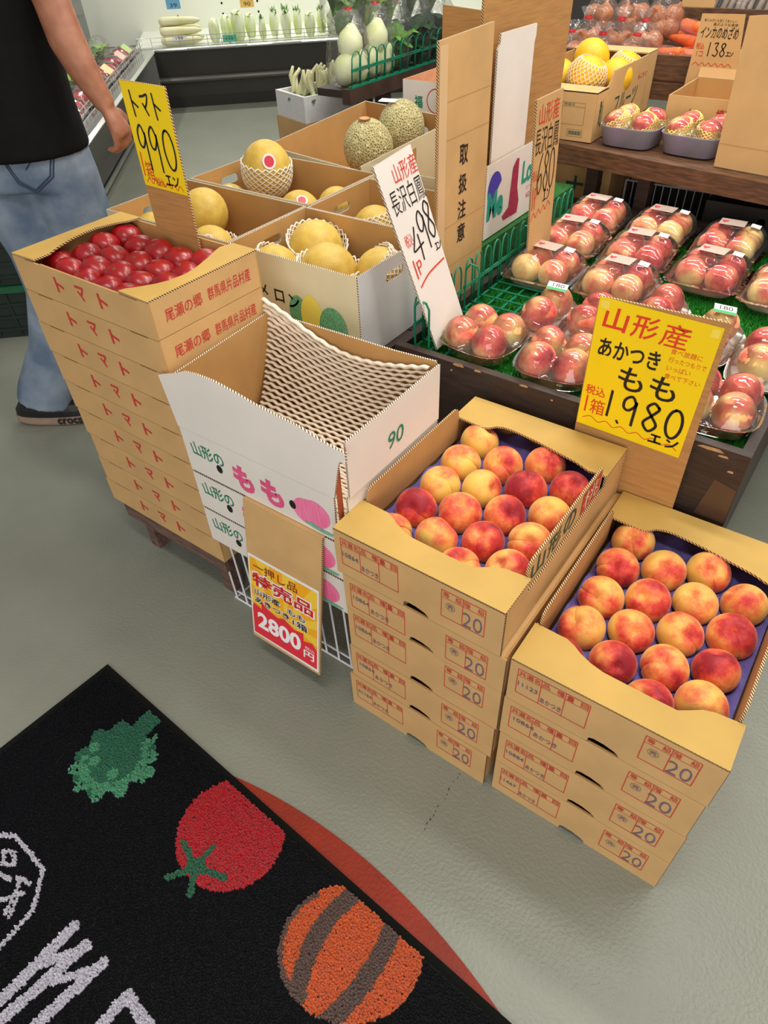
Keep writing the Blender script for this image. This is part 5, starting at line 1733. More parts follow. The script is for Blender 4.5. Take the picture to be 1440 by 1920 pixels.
t = thing('vegetable_stand', 'dark wooden stand holding bagged green vegetables', 'stand', (-2.12, 2.44, 0))
mb = MB(); mb.box(.13, 0, .762, .17, .90, .816); mb.build('front_beam', mat('reddish_dark_wood', (74, 52, 42), .5, .25, 12, .1, 50), t)
mb = MB(); mb.box(.0, 0.0, .785, .1295, .90, .812); mb.build('top_board', DARKWOOD, t)
mb = MB(); mb.box(-.03, .20, .8125, .03, .90, .96); mb.build('step', DARKWOOD, t)
for x, y in ((.10, .26), (.10, .85), (.0, .26), (.0, .85)):
    mb = MB(); mb.box(x, y, 0, x + .05, y + .05, .7615); mb.build('leg', DARKWOOD, t)
def veg_basket():
    t = thing('mesh_basket', 'green mesh basket along the front of the vegetable stand', 'basket', (-1.957, 2.462, .8185))
    L, n = .68, 12
    for i in range(n):
        link('arch_bar', ARCH, t, (0, (i + .5) * L / n, 0), (0, .08, 0), (1, 1.5, .95))
    for z in (.003, .056, .062):
        mb = MB(); mb.tube([(z * .08, 0, z), (z * .08, L, z)], .0034, 6); mb.build('rail', GREEN_PLASTIC, t)
    mb = MB(); mb.box(-.012, -.004, -.002, .004, L + .004, .006); mb.build('base_strip', GREEN_PLASTIC, t)
veg_basket()
LEAFM = mat('leafy_green', (112, 160, 62), .5, rgb2=(66, 116, 40), scale=30)
LEAFP = mat('pale_leafy_green', (182, 208, 104), .5, rgb2=(126, 176, 64), scale=22)
LEAFD = mat('dark_leafy_green', (40, 78, 36), .5, rgb2=(24, 56, 28), scale=30)
def leaf_clump(m, n, R, H, seed, nm='leaves', droop=.4):
    rg = random.Random(seed)
    mb = MB()
    for i in range(n):
        a = rg.uniform(0, 6.28); l = R * rg.uniform(.6, 1.1); w = R * rg.uniform(.22, .42); h = H * rg.uniform(.5, 1.1)
        P = []
        for j in range(5):
            s = j / 4
            rad = l * (.15 + .85 * s ** 1.2)
            z = h * (s ** .7) * (1 - droop * s * s)
            ww = w * math.sin(math.pi * min(.97, .12 + .88 * s)) * (1 + .15 * math.sin(7 * s + i))
            c = V3((math.cos(a) * rad, math.sin(a) * rad, z))
            sd = V3((-math.sin(a), math.cos(a), rg.uniform(-.2, .2))) * ww
            P += [c - sd, c + V3((0, 0, ww * .25)), c + sd]
        mb.add(P, [(3 * j + q, 3 * j + q + 1, 3 * j + q + 4, 3 * j + q + 3) for j in range(4) for q in range(2)])
    return mb.mesh(nm, m, True)
LC = [leaf_clump(LEAFM, 26, .075, .16, 1), leaf_clump(LEAFP, 24, .075, .15, 2), leaf_clump(LEAFD, 26, .08, .17, 3)]
TURN = mat('pale_turnip', (214, 222, 150), .45, rgb2=(236, 238, 206), scale=10)
mb = MB(); mb.lathe([(0, -.01), (.02, -.006), (.045, .02), (.052, .05), (.045, .08), (.025, .105), (.012, .12), (0, .122)], 20); TNM = mb.mesh('bulb', TURN, True)
VB = []
mb = MB(); mb.lathe([(.045, 0), (.014, .012), (.013, .02), (.03, .05), (.045, .085)], 16, fn=lambda t, r, z: 1 + .25 * math.sin(5 * t)); NECK = mb.mesh('bag_neck', BAG, True)
for k in range(3):
    mb = MB(); mb.lathe([(0, 0), (.9, .01), (1.0, .08), (1.0, .14), (.85, .2), (.55, .235), (.3, .26)], 24, sx=.088, sy=.085, fn=lambda t, r, z, k=k: 1 + .07 * math.sin(4 * t + k) + .05 * math.sin(9 * t + z * 60)); VB.append(mb.mesh('bag', BAG, True))
i = 0
for row, (x, z) in enumerate(((-2.045, .8135), (-2.12, .9615))):
    for c in range(5):
        kind = (('turnips', 'turnips', 'leafy greens', 'dark greens', 'dark greens'), ('leafy greens', 'pale lettuce', 'pale lettuce', 'leafy greens', 'pale lettuce'))[row][c]
        t = thing('vegetable_bag', 'clear bag of %s on the stand, %s row, %s from the left' % (kind, ['front', 'back'][row], OW[c]), 'bagged vegetable', (x, 2.545 + c * .158 + row * .07, z), 0, 'bagged vegetables on the stand', rot=(0, .15, random.uniform(-.3, .3)))
        link('bag', VB[i % 3], t)
        if row == 0:
            link('bag_neck', NECK, t, (0, 0, .245))
            link('tie', TIEM, t, (0, 0, .105))
        if kind == 'turnips':
            for (dx, dy, dz) in ((.02, -.032, .012), (.022, .036, .015), (.01, .0, .095)):
                link('bulb', TNM, t, (dx, dy, dz), (random.uniform(-.3, .3), random.uniform(-.3, .3), 0), (1.0, 1.0, .95))
        else:
            link('leaves', LC[{'pale lettuce': 1, 'leafy greens': 0, 'dark greens': 2}[kind]], t, (0, 0, .01), (0, 0, i * 1.3), (1.35, 1.35, 1.8 if row else 1.4))
        i += 1
# foam box of white stemmed greens on a carton
b, F, R = plain_box('plain_carton', 'plain brown carton under the white foam vegetable box', 'carton', -2.235, 2.475, 0, .345, .25, .658, 1.27, top_open=False)
t = thing('foam_box', 'white foam box of white stemmed greens beside the stand', 'box', (-2.238, 2.482, .6585), 1.27)
F, R, Bk, Lf = faces(.33, .24)
mb = MB(); WF = mat('white_styrofoam', (232, 230, 228), .6, .03, 60)
for fc, ww in ((F, .33), (Bk, .33)):
    mb.plate([(0, 0), (ww, 0), (ww + 0, .10), (0, .10)], fc, .015)
for fc in (R, Lf):
    mb.plate([(.0151, 0), (.2249, 0), (.2249, .10), (.0151, .10)], fc, .015)
mb.box(.0151, .0151, .0005, .3149, .2249, .015)
mb.build('body', WF, t)
STEMW = mat('white_stem', (232, 226, 190), .5, rgb2=(206, 204, 140), scale=12)
mb = MB(); mb.tube([(0, 0, -.07), (.008, 0, -.01), (-.004, .01, .05), (.012, .014, .085)], [.007, .010, .009, .006], 7); STW = mb.mesh('stem', STEMW, True)
CURL = leaf_clump(mat('curly_green', (86, 118, 62), .6, rgb2=(44, 74, 34), scale=40), 30, .048, .055, 9, 'leaves', .8)
for k in range(9):
    u, v = .07 + .095 * (k % 3), .065 + .055 * (k // 3)
    o = thing('white_stem_greens', 'bunch of white stemmed curly greens, %s in the foam box' % (OW + ['ninth'])[k], 'vegetable', (-2.238 + u * math.cos(1.27) - v * math.sin(1.27), 2.482 + u * math.sin(1.27) + v * math.cos(1.27), .728), random.uniform(0, 6), 'greens in the foam box')
    for q in range(3):
        link('stem', STW, o, (random.uniform(-.02, .02), random.uniform(-.02, .02), .03), (random.uniform(-.4, .4), random.uniform(-.4, .4), 0))
    link('leaves', CURL, o, (.02, -.02, -.01))
t = thing('staked_bag', 'thin wooden stake with a small clear bag tied by red band', 'sign stake', (-2.238, 2.715, .6745))
mb = MB(); mb.tube([(0, 0, 0), (.0, .055, .39)], .0055, 6); mb.build('stake', mat('pale_stake', (176, 144, 104), .7, .1), t)
mb = MB(); mb.lathe([(.02, .30), (.05, .34), (.02, .385), (.012, .395), (.05, .44), (.04, .48)], 14, c=(0, .05, 0), fn=lambda t, r, z: 1 + .2 * math.sin(5 * t)); mb.build('bag', BAG, t, True)
mb = MB(); mb.lathe([(.013, .383), (.016, .39), (.013, .40)], 10, c=(0, .053, 0)); mb.build('tie', TIE, t)
mb = MB(); mb.lathe([(0, .41), (.03, .43), (.02, .46), (0, .47)], 10, c=(0, .05, 0)); mb.build('contents', mat('pale_yellow_sprout', (214, 210, 120), .5, .2, 60), t, True)
# ================================================================== refrigerated cases at the back
CASE_DK = mat('dark_case_panel', (52, 50, 46), .35, .06, 4)
CASE_LT = mat('case_bumper', (92, 90, 82), .3)
CASE_IN = mat('case_white_interior', (226, 228, 214), .4)
STEEL = mat('brushed_steel', (176, 178, 176), .3, metal=.8)
def extrude(mb, prof, x0, x1):
    n = len(prof)
    vs = [(x0, p[0], p[1]) for p in prof] + [(x1, p[0], p[1]) for p in prof]
    fs = [(i, (i + 1) % n, n + (i + 1) % n, n + i) for i in range(n)] + [tuple(range(n - 1, -1, -1)), tuple(range(n, 2 * n))]
    mb.add(vs, fs)
YF = math.atan2(.681, .732)
far = thing('refrigerated_case', 'long dark refrigerated vegetable case against the back wall', 'refrigerated case', (-5.82, 4.40, 0), YF)
mb = MB(); extrude(mb, [(.05, 0.0), (.03, .09), (.02, .195), (.08, .195), (.08, .0)], -.05, 6.0); mb.build('kick_panel', CASE_DK, far)
mb = MB(); extrude(mb, [(.02, .1952), (-.012, .205), (-.022, .222), (-.012, .238), (.02, .245), (.08, .245), (.08, .1952)], -.05, 6.0); mb.build('bumper', CASE_LT, far)
mb = MB(); extrude(mb, [(.015, .2452), (-.02, .40), (-.03, .44), (.02, .44), (.08, .2452)], -.05, 6.0); mb.build('front_panel', CASE_DK, far)
mb = MB(); extrude(mb, [(-.04, .4402), (-.045, .452), (-.03, .462), (.06, .462), (.06, .4402)], -.05, 6.0); mb.build('top_rail', STEEL, far)
mb = MB(); extrude(mb, [(.0605, .425), (.0605, .44), (.76, .50), (.76, .425)], -.05, 6.0); mb.build('shelf', CASE_IN, far)
mb = MB(); extrude(mb, [(.7605, .40), (.7605, 1.75), (.82, 1.75), (.82, 0), (.78, 0), (.78, .40)], -.85, 6.0); mb.build('back_panel', CASE_IN, far)
mb = MB(); extrude(mb, [(.15, 1.70), (.15, 1.80), (.82, 1.80), (.82, 1.7502), (.76, 1.7502), (.76, 1.70)], -.85, 6.0); mb.build('canopy', CASE_IN, far)
for z in (.60, .68, .72, .80, .90):
    mb = MB()
    for s in (.30, .72, 1.05, 1.38, 1.72):
        mb.mark()
        poly(mb, [(s + .010 * math.cos(q * .785), z + .010 * math.sin(q * .785)) for q in range(8)], fr((0, .7597, 0), FX, FZ))
    mb.build('slot_row', HOLE, far)
for k, x in enumerate((.42, .68, 1.15)):
    mb = MB(); mb.box(x, -.047, .4522, x + .26, -.0455, .4605); mb.build('price_strip', PAPER, far)
for z in (.475, .505, .535):
    mb = MB(); mb.tube([(.0, .03, z), (3.0, .03, z)], .0022, 5); mb.build('fence_wire', STEEL, far)
for i in range(26):
    mb = MB(); mb.tube([(i * .12, .03, .462), (i * .12, .03, .535)], .0022, 5); mb.build('fence_wire', STEEL, far)
# the lamp under the canopy of the case
d = bpy.data.lights.new('case_light', 'AREA'); d.shape = 'RECTANGLE'; d.size = 4.2; d.size_y = .08; d.energy = 34; d.color = (1, 1, .94)
lo = bpy.data.objects.new('case_light', d); COL.objects.link(lo); lo.parent = far; lo.location = (2.2, .3, 1.69); lo.rotation_euler = (-.25, 0, 0)

def F2W(s, y, z):
    return (-5.82 + s * math.cos(YF) - y * math.sin(YF), 4.40 + s * math.sin(YF) + y * math.cos(YF), z)
DAI = mat('daikon_skin', (232, 228, 196), .45, rgb2=(214, 210, 150), scale=6)
mb = MB(); mb.lathe([(0, -.18), (.012, -.165), (.026, -.12), (.033, 0), (.035, .12), (.030, .155), (.014, .165), (0, .167)], 16); DM = mb.mesh('daikon', DAI, True)
for k, (s, y, z, a) in enumerate(((.37, .12, .497, .03), (.38, .22, .505, -.04), (.37, .145, .56, .05), (.36, .235, .572, .0), (.37, .18, .628, -.05))):
    o = link('daikon', DM, None, F2W(s, y, z), (0, -math.pi / 2, YF + a), (1.0, 1.0, 1.05))
    tag(o, ['white daikon lying at the front of the case', 'white daikon lying behind the front one', 'white daikon in the middle layer of the pile', 'white daikon at the back of the middle layer', 'white daikon on top of the pile'][k], 'daikon', 'daikon pile in the case')
b = thing('daikon_tag', 'white price tag on the daikon pile', 'price tag', F2W(.36, .075, .50), YF)
mb = MB(); mb.plate([(-.06, 0), (.06, 0), (.06, .035), (-.06, .035)], fr((0, 0, 0), FX, FZ), .002); mb.build('card', PAPER, b)
k = MB(); text(k, '198', (-.03, .008, .03, .028), lift(fr((0, 0, 0), FX, FZ))); k.build('lettering', INK_BLACK, b)
NAPA = mat('napa_stem', (238, 240, 214), .45, rgb2=(206, 222, 140), scale=7, stretch=(3, 3, 1))
NAPL = mat('napa_leaf', (190, 208, 96), .5, rgb2=(140, 178, 62), scale=14)
mb = MB(); mb.lathe([(0, -.0), (.035, .0), (.05, .03), (.058, .09), (.05, .15), (.03, .19), (0, .2)], 20, fn=lambda t, r, z: 1 + .10 * math.sin(6 * t + z * 20)); NM = mb.mesh('head', NAPA, True)
NL = leaf_clump(NAPL, 14, .05, .11, 21, 'leaf_tips', .2)
LEEKL = leaf_clump(LEAFM, 16, .035, .13, 31, 'leaf_tips', .1)
for k in range(12):
    s = .66 + k * .105
    green = k in (4, 5, 6, 7, 9)
    y = .15 + (k % 2) * .08
    o = thing('napa_cabbage' if not green else 'leafy_stalk', '%s standing in the case, %s from the daikon' % ('pale napa cabbage' if not green else 'white stemmed green vegetable', (OW + ['ninth', 'tenth', 'eleventh', 'twelfth'])[k]), 'vegetable', F2W(s, y, .452 + y * .06 + .004), random.uniform(0, 6), 'vegetables standing in the case')
    sc = random.uniform(.85, 1.25)
    o.scale = (sc, sc, sc)
    link('head', NM, o, None, None, (.9, .9, 1.0) if not green else (.62, .62, .85))
    link('leaf_tips', NL if not green else LEEKL, o, (0, 0, .10 if not green else .08))
for k, (s, y, z, m, lab, tx) in enumerate(((.335, .30, .70, mat('tag_blue', (108, 170, 214), .5), 'blue handwritten price tag above the daikon', '39'), (.97, .30, .68, mat('tag_orange', (246, 200, 110), .5), 'orange handwritten price tag above the cabbages', '90'), (.79, .035, .475, mat('tag_teal', (92, 196, 160), .5), 'teal price tag on the front fence', '190'))):
    b = thing('price_tag', lab, 'price tag', F2W(s, y, z), YF)
    mb = MB(); mb.plate([(-.06, 0), (.06, 0), (.06, .07 if k < 2 else .05), (-.06, .07 if k < 2 else .05)], fr((0, 0, 0), FX, FZ), .002); mb.build('card', m, b)
    kk = MB(); text(kk, tx, (-.03, .012, .03, .04), lift(fr((0, 0, 0), FX, FZ))); kk.build('lettering', INK_BLACK, b)
    if k < 2:
        mb = MB(); mb.tube([(0, .004, .07), (0, .004, 1.70 - z)], .002, 5); mb.build('hanger', STEEL, b)
    else:
        mb = MB(); mb.box(-.01, .0, -.012, .01, .004, .0); mb.build('clip', STEEL, b)
mb = MB(); mb.box(-11, 9.0, 0, 6, 9.2, 3.2); struct('wall_back', mb, mat('shop_wall', (196, 192, 180), .8, .04))
# -------- left case
YL = math.atan2(.732, -.681)
left = thing('refrigerated_case', 'refrigerated case along the left with chrome rail and wire fence', 'refrigerated case', (-5.82, 4.40, 0), YL)
X0, X1 = -3.35, -.16
mb = MB(); extrude(mb, [(.0, 0), (-.01, .16), (.06, .16), (.06, 0)], X0, X1); mb.build('kick_panel', CASE_DK, left)
mb = MB(); extrude(mb, [(-.02, .03), (-.025, .06), (-.012, .06), (-.008, .03)], X0, X1); mb.build('floor_strip', STEEL, left)
mb = MB(); extrude(mb, [(-.011, .1602), (-.10, .40), (-.12, .44), (-.06, .44), (.06, .1602)], X0, X1); mb.build('front_panel', CASE_DK, left)
mb = MB(); extrude(mb, [(-.15, .4402), (-.16, .455), (-.14, .468), (-.04, .468), (-.04, .4402)], X0, X1); mb.build('chrome_rail', CHROME, left)
mb = MB(); extrude(mb, [(-.039, .42), (-.039, .445), (.62, .52), (.62, .42)], X0, X1); mb.build('shelf', mat('case_grey_interior', (120, 118, 112), .5), left)
mb = MB(); extrude(mb, [(.6205, .40), (.6205, 1.7), (.68, 1.7), (.68, 0), (.64, 0), (.64, .40)], X0, X1); mb.build('back_panel', mat('case_dark_interior', (70, 66, 62), .5), left)
mb = MB(); mb.box(-.159, -.15, 0.0, -.10, .68, .468); mb.build('end_post', CHROME, left)
for z in (.485, .515, .545):
    mb = MB(); mb.tube([(X0, -.07, z), (X1, -.07, z)], .0025, 5); mb.build('fence_wire', STEEL, left)
for i in range(33):
    mb = MB(); mb.tube([(X0 + i * .096, -.07, .468), (X0 + i * .096, -.07, .545)], .0025, 5); mb.build('fence_wire', STEEL, left)
mb = MB(); mb.box(X0, .33, .735, X1, .60, .745); mb.build('upper_shelf', STEEL, left)
for i in range(66):
    mb = MB(); mb.tube([(X1 - .02 - i * .035, .325, .56), (X1 - .02 - i * .035, .325, 1.1)], .003, 5); mb.build('rack_wire', STEEL, left)
d = bpy.data.lights.new('case_light', 'AREA'); d.shape = 'RECTANGLE'; d.size = 3.0; d.size_y = .08; d.energy = 16; d.color = (1, .97, .92)  # unseen light added to brighten the packs in the left case
lo = bpy.data.objects.new('case_light', d); COL.objects.link(lo); lo.parent = left; lo.location = (-1.8, .2, 1.6)
mb = MB(); mb.box(X0, .12, 1.62, X1, .6805, 1.701); mb.build('canopy', CASE_IN, left)
def L2W(s, y, z):
    return (-5.82 + s * math.cos(YL) - y * math.sin(YL), 4.40 + s * math.sin(YL) + y * math.cos(YL), z)
REDV = mat('red_packed_vegetable', (186, 52, 62), .4, rgb2=(214, 110, 110), scale=40)
mb = MB(); mb.grid(lambda a, b: V3(((a - .5) * .17, (b - .5) * .13, .022 + .022 * math.sin(math.pi * a) ** .5 * math.sin(math.pi * b) ** .5 + .006 * math.sin(a * 40) * math.sin(b * 33))), 14, 12); RPM = mb.mesh('contents', REDV, True)
mb = MB(); loft(mb, [(.9, 0), (1, .022), (1.02, .024)], .092, .072, p=5); RPT = mb.mesh('tray', mat('pale_pack_tray', (226, 214, 210), .5), True)
mb = MB(); mb.grid(lambda a, b: V3(((a - .5) * .185, (b - .5) * .145, .025 + .03 * (math.sin(math.pi * a) * math.sin(math.pi * b)) ** .4)), 8, 8); RPF = mb.mesh('film', FILM, True)
n_ = 0
for i in range(12):
    for j in range(3):
        s, y = -.42 - i * .24 + random.uniform(-.03, .03), .05 + j * .18
        z = .452 + (y + .04) * .114 + .003
        seg = (i // 2 + j) % 3
        who = '%s in the left case, row %s, %s from the far end' % (('red vegetable pack', 'bagged dark greens', 'bagged pale greens')[seg], ['at the front', 'in the middle', 'at the back'][j], (OW + ['ninth', 'tenth', 'eleventh', 'twelfth', 'thirteenth'])[i])
        seg = (0, 2, 0, 1, 0, 2)[(i * 2 + j) % 6]
        who = '%s in the left case, row %s, %s from the far end' % (('red vegetable pack', 'bagged dark greens', 'bagged pale greens')[seg], ['at the front', 'in the middle', 'at the back'][j], (OW + ['ninth', 'tenth', 'eleventh', 'twelfth', 'thirteenth'])[i])
        t = thing('vegetable_pack' if seg == 0 else 'greens_bag', who, 'vegetable pack', L2W(s, y, z), YL + random.uniform(-.2, .2), 'packs in the left case')
        if seg == 0:
            link('tray', RPT, t); link('contents', RPM, t); link('film', RPF, t)
            t.scale = (1.2, 1.2, 1.6)
        else:
            link('leaves', LC[0 if seg == 1 else 1], t, (0, 0, .0), None, (1.25, 1.05, .8))
            link('bag', VB[n_ % 3], t, None, None, (1.1, .95, .55))
        n_ += 1
for k, (s, y, z, rgb) in enumerate(((-1.0, -.02, .55, (240, 190, 180)), (-1.55, -.02, .55, (240, 214, 150)), (-2.2, -.02, .55, (242, 186, 170)), (-.7, -.02, .56, (180, 210, 130)), (-2.75, -.02, .55, (240, 196, 160)))):
    b = thing('price_tag', ['pink', 'yellow', 'salmon', 'green', 'peach coloured'][k] + ' price card tilted on the left case fence', 'price tag', L2W(s, -.066, .548), YL)
    b.rotation_euler = (-.9, 0, YL)
    mb = MB(); mb.plate([(-.08, 0), (.08, 0), (.08, .07), (-.08, .07)], fr((0, 0, 0), FX, FZ), .002); mb.build('card', mat('tag_%d' % k, rgb, .5), b)

# -------- dark green crates at the far left
CRATE = mat('dark_green_crate', (24, 40, 34), .5, .2, 20)
CRIM = mat('green_crate_rim', (22, 92, 58), .4, .1, 20)
for n_ in range(2):
    t = thing('plastic_crate', ['lower dark green plastic crate at the far left', 'upper dark green plastic crate at the far left'][n_], 'crate', (-3.36, .86, .003 + n_ * .231), YF, 'green crates')
    F, R, Bk, Lf = faces(.70, .42)
    mb = MB()
    for fc, ww in ((F, .70), (R, .42), (Bk, .70), (Lf, .42)):
        o_ = 0 if ww > .5 else .012
        mb.plate([(o_, 0), (ww - o_, 0), (ww - o_, .2), (o_, .2)], fc, .008)
        for zz in (.03, .085, .14):
            mb.plate([(o_ + .01, zz), (ww - o_ - .01, zz), (ww - o_ - .01, zz + .012), (o_ + .01, zz + .012)], lift(fc, .006), .006)
        for i in range(int(ww / .09)):
            mb.plate([(o_ + .03 + i * .09, .01), (o_ + .04 + i * .09, .01), (o_ + .04 + i * .09, .195), (o_ + .03 + i * .09, .195)], lift(fc, .005), .005)
    mb.box(.01, .01, .0, .69, .41, .01)
    mb.build('body', CRATE, t)
    mb = MB()
    mb.box(-.012, -.012, .2005, .712, .008, .228); mb.box(-.012, .412, .2005, .712, .432, .228); mb.box(-.012, .0085, .2005, .008, .4115, .228); mb.box(.692, .0085, .2005, .712, .4115, .228)
    mb.build('rim', CRIM, t)
    mb = MB(); text(mb, 'GREEN', (.30, .206, .42, .222), lift(F, .0125)); mb.build('rim_lettering', PAPER, t)
# ================================================================== the passer-by
SKIN = mat('skin', (172, 116, 86), .5, rgb2=(154, 96, 70), scale=26, sub=.04)
SHIRT = mat('black_tshirt', (17, 16, 17), .9, .2, 20, .3, 160, spec=.2)
DENIM = mat('faded_denim', (150, 162, 176), .9, rgb2=(98, 114, 136), scale=7, bump=.5, bscale=420, detail=7, spec=.2)
SEAM = mat('denim_seam', (48, 60, 84), .85)

def remeshed(mb, name, m, voxel, smooth=5):
    """fuse overlapping limbs into one continuous surface"""
    o = mb.build(name, m)
    r = o.modifiers.new('r', 'REMESH'); r.mode = 'VOXEL'; r.voxel_size = voxel
    s = o.modifiers.new('s', 'SMOOTH'); s.iterations = smooth; s.factor = .6
    bpy.context.view_layer.update()
    out = bpy.data.meshes.new_from_object(o.evaluated_get(bpy.context.evaluated_depsgraph_get()))
    old = o.data
    bpy.data.objects.remove(o); bpy.data.meshes.remove(old)
    out.materials.clear(); out.materials.append(m)
    out.polygons.foreach_set('use_smooth', [True] * len(out.polygons))
    return out

def person():
    root = thing('person', 'person in black t-shirt and faded jeans walking away at the left', 'person', (-2.10, 1.12, 0), 0)
    e = V3((.7915, .6112, 0)); n = V3((-.6112, .7915, 0))   # e: to the right of the walker, n: the way they face
    def L(a, b, z):
        v = e * a + n * b
        return V3((v.x, v.y, z))
    def loft3(mb, rings, k=20):
        ids = []
        for (a, b, z, re, rn) in rings:
            ids.append([len(mb.v) + q for q in range(k)])
            for q in range(k):
                t_ = 2 * math.pi * q / k
                mb.v.append(tuple(L(a + re * math.cos(t_), b + rn * math.sin(t_), z)))
        for A, B in zip(ids[:-1], ids[1:]):
            for q in range(k):
                mb.f.append((A[q], A[(q + 1) % k], B[(q + 1) % k], B[q])); mb.m.append(0)
        mb.f.append(tuple(ids[0][::-1])); mb.m.append(0)
        mb.f.append(tuple(ids[-1])); mb.m.append(0)
    def limb(mb, pts, k=14, flat=1.0):
        mb.tube([L(*p[:3]) for p in pts], [p[3] for p in pts], k, flat=flat)
    # ---- body
    mb = MB()
    loft3(mb, [(0, 0, .86, .155, .115), (0, 0, .98, .15, .11), (0, 0, 1.2, .165, .115), (0, 0, 1.36, .18, .10), (0, 0, 1.43, .12, .075), (0, .01, 1.47, .06, .06), (0, .012, 1.56, .055, .06)])
    loft3(mb, [(0, .02, 1.52, .035, .05), (0, .025, 1.55, .06, .08), (0, .025, 1.60, .074, .094), (0, .02, 1.66, .078, .098), (0, .015, 1.71, .07, .088), (0, .01, 1.75, .03, .04)])
    limb(mb, [(.155, 0, 1.385, .058), (.205, -.035, 1.28, .050), (.222, -.065, 1.225, .045), (.238, -.085, 1.15, .046), (.262, -.10, 1.09, .040), (.288, -.105, 1.03, .029), (.297, -.105, 1.005, .027)])
    limb(mb, [(-.155, 0, 1.385, .058), (-.21, -.01, 1.20, .046), (-.225, .02, 1.09, .043), (-.22, .05, .93, .028)])
    for s in (1, -1):   # hands: palm, four fingers and thumb
        if s == 1:
            P, D, S, N_ = L(.312, -.105, .962), (L(.318, -.105, .94) - L(.297, -.105, 1.005)).normalized(), None, None
        else:
            P, D = L(-.218, .06, .875), (L(-.218, .06, .86) - L(-.22, .05, .93)).normalized()
        fwd = (e * .35 + n * .94).normalized()      # row of knuckles runs front to back
        S = (fwd - D * fwd.dot(D)).normalized()
        N_ = D.cross(S) * s                          # palm side
        if N_.dot(e) * s > 0:
            N_ = -N_
        mb.tube([P - D * .050, P - D * .02, P + D * .012, P + D * .03], [.026, .038, .042, .034], 12, flat=.55)
        for off, ln in ((.032, .070), (.011, .080), (-.010, .076), (-.030, .060)):
            p0 = P + D * .022 + S * off
            p1 = p0 + (D * .80 + N_ * .45).normalized() * ln * .42
            p2 = p1 + (D * .25 + N_ * .95).normalized() * ln * .34
            p3 = p2 + (N_ * .80 - D * .55).normalized() * ln * .26
            mb.tube([p0 - D * .012, p0, p1, p2, p3], [.010, .0105, .0100, .0092, .0075], 8)
        p0 = P + S * .030 - D * .022
        p1 = p0 + (S * .75 + D * .65 + N_ * .3).normalized() * .034
        p2 = p1 + (D * .9 + N_ * .6 - S * .1).normalized() * .030
        mb.tube([p0 - S * .012, p0, p1, p2], [.014, .0135, .0115, .0090], 8)
    limb(mb, [(.075, 0, .87, .08), (.085, .05, .48, .055), (.09, .16, .10, .038)])
    limb(mb, [(-.075, 0, .87, .08), (-.09, .0, .48, .055), (-.235, -.05, .11, .038)])
    limb(mb, [(.085, .13, .05, .034), (.10, .30, .04, .03)])
    limb(mb, [(-.27, -.05, .05, .034), (-.08, -.05, .04, .03)])
    link('body', remeshed(mb, 'body', SKIN, .0062, 4), root)
    # ---- black t-shirt
    mb = MB()
    loft3(mb, [(.0, -.005, .885, .182, .148), (.0, -.005, .90, .183, .149), (-.002, -.004, 1.0, .178, .14), (0, 0, 1.15, .176, .135), (0, 0, 1.28, .186, .135), (0, 0, 1.38, .19, .118), (0, 0, 1.44, .12, .085), (0, .005, 1.465, .075, .07)], 28)
    limb(mb, [(.14, 0, 1.385, .078), (.205, -.03, 1.31, .074), (.222, -.05, 1.262, .072)], 16)
    limb(mb, [(-.14, 0, 1.385, .078), (-.205, -.005, 1.27, .072), (-.212, -.005, 1.20, .070)], 16)
    link('t_shirt', remeshed(mb, 't_shirt', SHIRT, .009, 3), root)
    # ---- jeans
    mb = MB()
    loft3(mb, [(0, 0, .80, .178, .128), (0, 0, .86, .178, .132), (0, 0, .93, .168, .128)], 28)
    limb(mb, [(.085, -.005, .84, .098), (.082, .0, .74, .103), (.078, .02, .60, .098), (.082, .05, .46, .086), (.088, .10, .28, .082), (.092, .145, .10, .088), (.092, .15, .065, .088)], 20)
    limb(mb, [(-.085, -.005, .84, .098), (-.085, .0, .74, .102), (-.068, .01, .60, .096), (-.075, .005, .46, .088), (-.128, -.02, .28, .086), (-.215, -.045, .12, .094), (-.228, -.05, .082, .096)], 20)
    j = link('jeans', remeshed(mb, 'jeans', DENIM, .0095, 4), root)
    def seat(a, z, d=.003):
        rn, re = .130, .1785
        return L(a, -rn * math.sqrt(max(.02, 1 - (a / re) ** 2)) - d - .10 * max(0, .82 - z) * 0, z)
    def stitch(P, r=.0020):
        mb = MB()
        Q = []
        for p, q in zip(P[:-1], P[1:]):
            Q += [seat(p[0] + (q[0] - p[0]) * i / 5, p[1] + (q[1] - p[1]) * i / 5, .0015) for i in range(5)]
        Q.append(seat(*P[-1], .0015))
        mb.tube(Q, r, 5)
        mb.build('stitching', SEAM, j)
    stitch([(-.012, .885), (.005, .835), (.045, .808), (.098, .842), (.112, .885)])
    stitch([(-.006, .885), (.010, .840), (.045, .815), (.092, .846), (.105, .885)])
    stitch([(.055, .885), (.038, .868)])
    # ---- clogs
    SOLE = mat('shoe_sole', (168, 140, 124), .6, .1, 30); UP = mat('black_clog', (22, 21, 22), .5)
    for lr, (h, tt) in enumerate(((L(-.355, -.055, 0), L(-.06, -.05, 0)), (L(.06, .06, 0), L(.115, .345, 0)))):
        dd = (tt - h).normalized(); sd = V3((dd.y, -dd.x, 0)); ln = (tt - h).length
        def ring(z, s, up):
            P = []
            for q in range(28):
                aa = 2 * math.pi * q / 28
                c_, s_ = math.cos(aa), math.sin(aa)
                c2 = math.copysign(abs(c_) ** .75, c_)
                u = .5 + .5 * c2
                P.append(h + dd * (ln * (.5 + .5 * s * c2)) + sd * ((.040 + .014 * u) * s * math.copysign(abs(s_) ** .8, s_)) + V3((0, 0, z + up * (1 - u))))
            return P
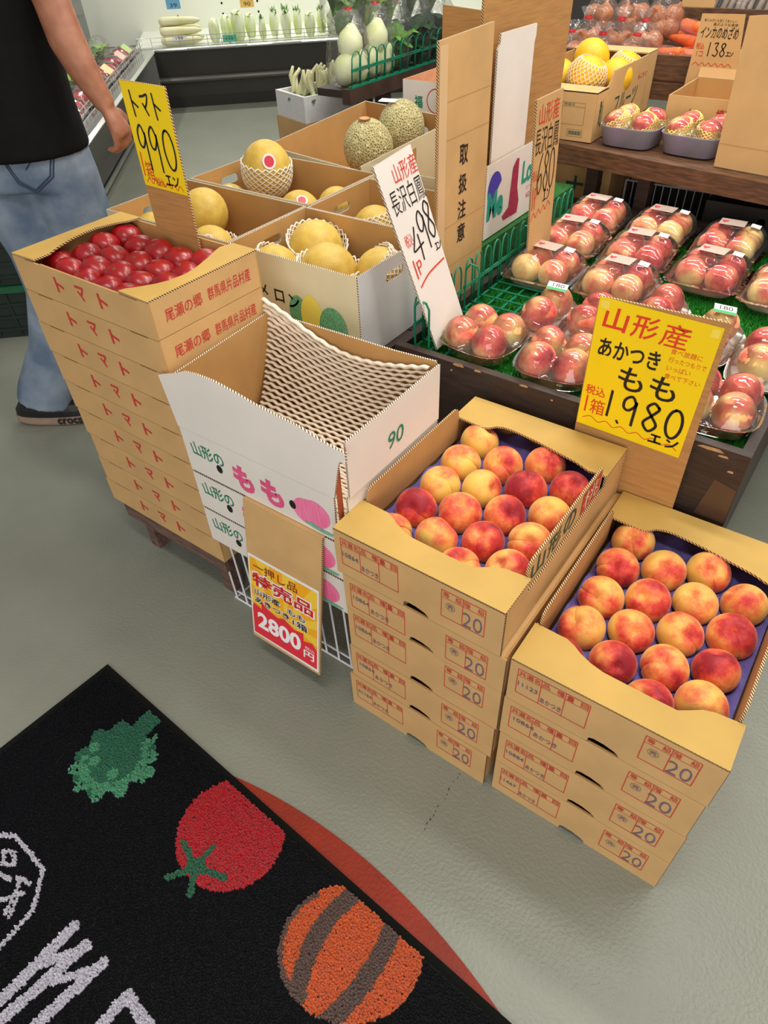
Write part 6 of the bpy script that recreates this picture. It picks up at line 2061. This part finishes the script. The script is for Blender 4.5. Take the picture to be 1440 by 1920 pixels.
        def shell(rs, nm, m_):
            mb = MB()
            for A, B in zip(rs[:-1], rs[1:]):
                o0 = len(mb.v); mb.v += [tuple(p) for p in A + B]
                for q in range(28):
                    mb.f.append((o0 + q, o0 + (q + 1) % 28, o0 + 28 + (q + 1) % 28, o0 + 28 + q)); mb.m.append(0)
            mb.add(rs[0], [tuple(range(27, -1, -1))]); mb.add(rs[-1], [tuple(range(28))])
            return mb.build(nm, m_, root)
        so = shell([ring(.002, .95, .004), ring(.010, 1.0, .004), ring(.034, 1.0, .004)], 'shoe_sole', SOLE)
        shell([ring(.0345, .97, .004), ring(.055, .94, .006), ring(.075, .80, .012), ring(.086, .5, .02)], 'shoe_upper', UP)
        if lr == 0:
            mb = MB(); text(mb, 'crocs', (.165, .012, .255, .036), (h + sd * .0565, dd, V3((0, 0, 1)), sd), .03); mb.build('shoe_lettering', INK_BLACK, so)
    # ---- head details
    hc = L(0, .012, 1.655)
    mb = MB()
    def cap(a_, b_):
        ph, th = a_ * 2 * math.pi, b_ * 2.05
        v = e * (math.cos(ph) * math.sin(th) * .087) + n * (math.sin(ph) * math.sin(th) * (.108 if math.sin(ph) < 0 else .100))
        zz = math.cos(th) * .112
        if math.sin(ph) > .25 and th > 1.1:
            zz = math.cos(1.1) * .112
        return hc + v + V3((0, 0, zz))
    mb.grid(cap, 28, 12)
    mb.build('hair', mat('black_hair', (24, 20, 18), .6, .2, 60), root, True)
    fc = L(0, .118, 1.625)
    for s_ in (-1, 1):
        mb = MB(); mb.lathe([(0, -.008), (.011, -.004), (.011, .004), (0, .008)], 10, c=tuple(fc + e * .031 * s_ - n * .006)); mb.build('eye', INK_BLACK, root, True)
        mb = MB(); mb.lathe([(0, -.03), (.012, -.018), (.016, .01), (0, .03)], 10, c=tuple(L(.080 * s_, .015, 1.615))); mb.build('ear', SKIN, root, True)
    mb = MB(); mb.lathe([(0, -.012), (.015, -.008), (.011, .012), (0, .035)], 10, c=tuple(fc + V3((0, 0, -.030)))); mb.build('nose', SKIN, root, True)
    mb = MB(); mb.tube([fc - e * .022 - n * .012 + V3((0, 0, -.060)), fc - n * .004 + V3((0, 0, -.062)), fc + e * .022 - n * .012 + V3((0, 0, -.060))], .005, 6); mb.build('mouth', mat('lips', (150, 84, 74), .5), root, True)
person()
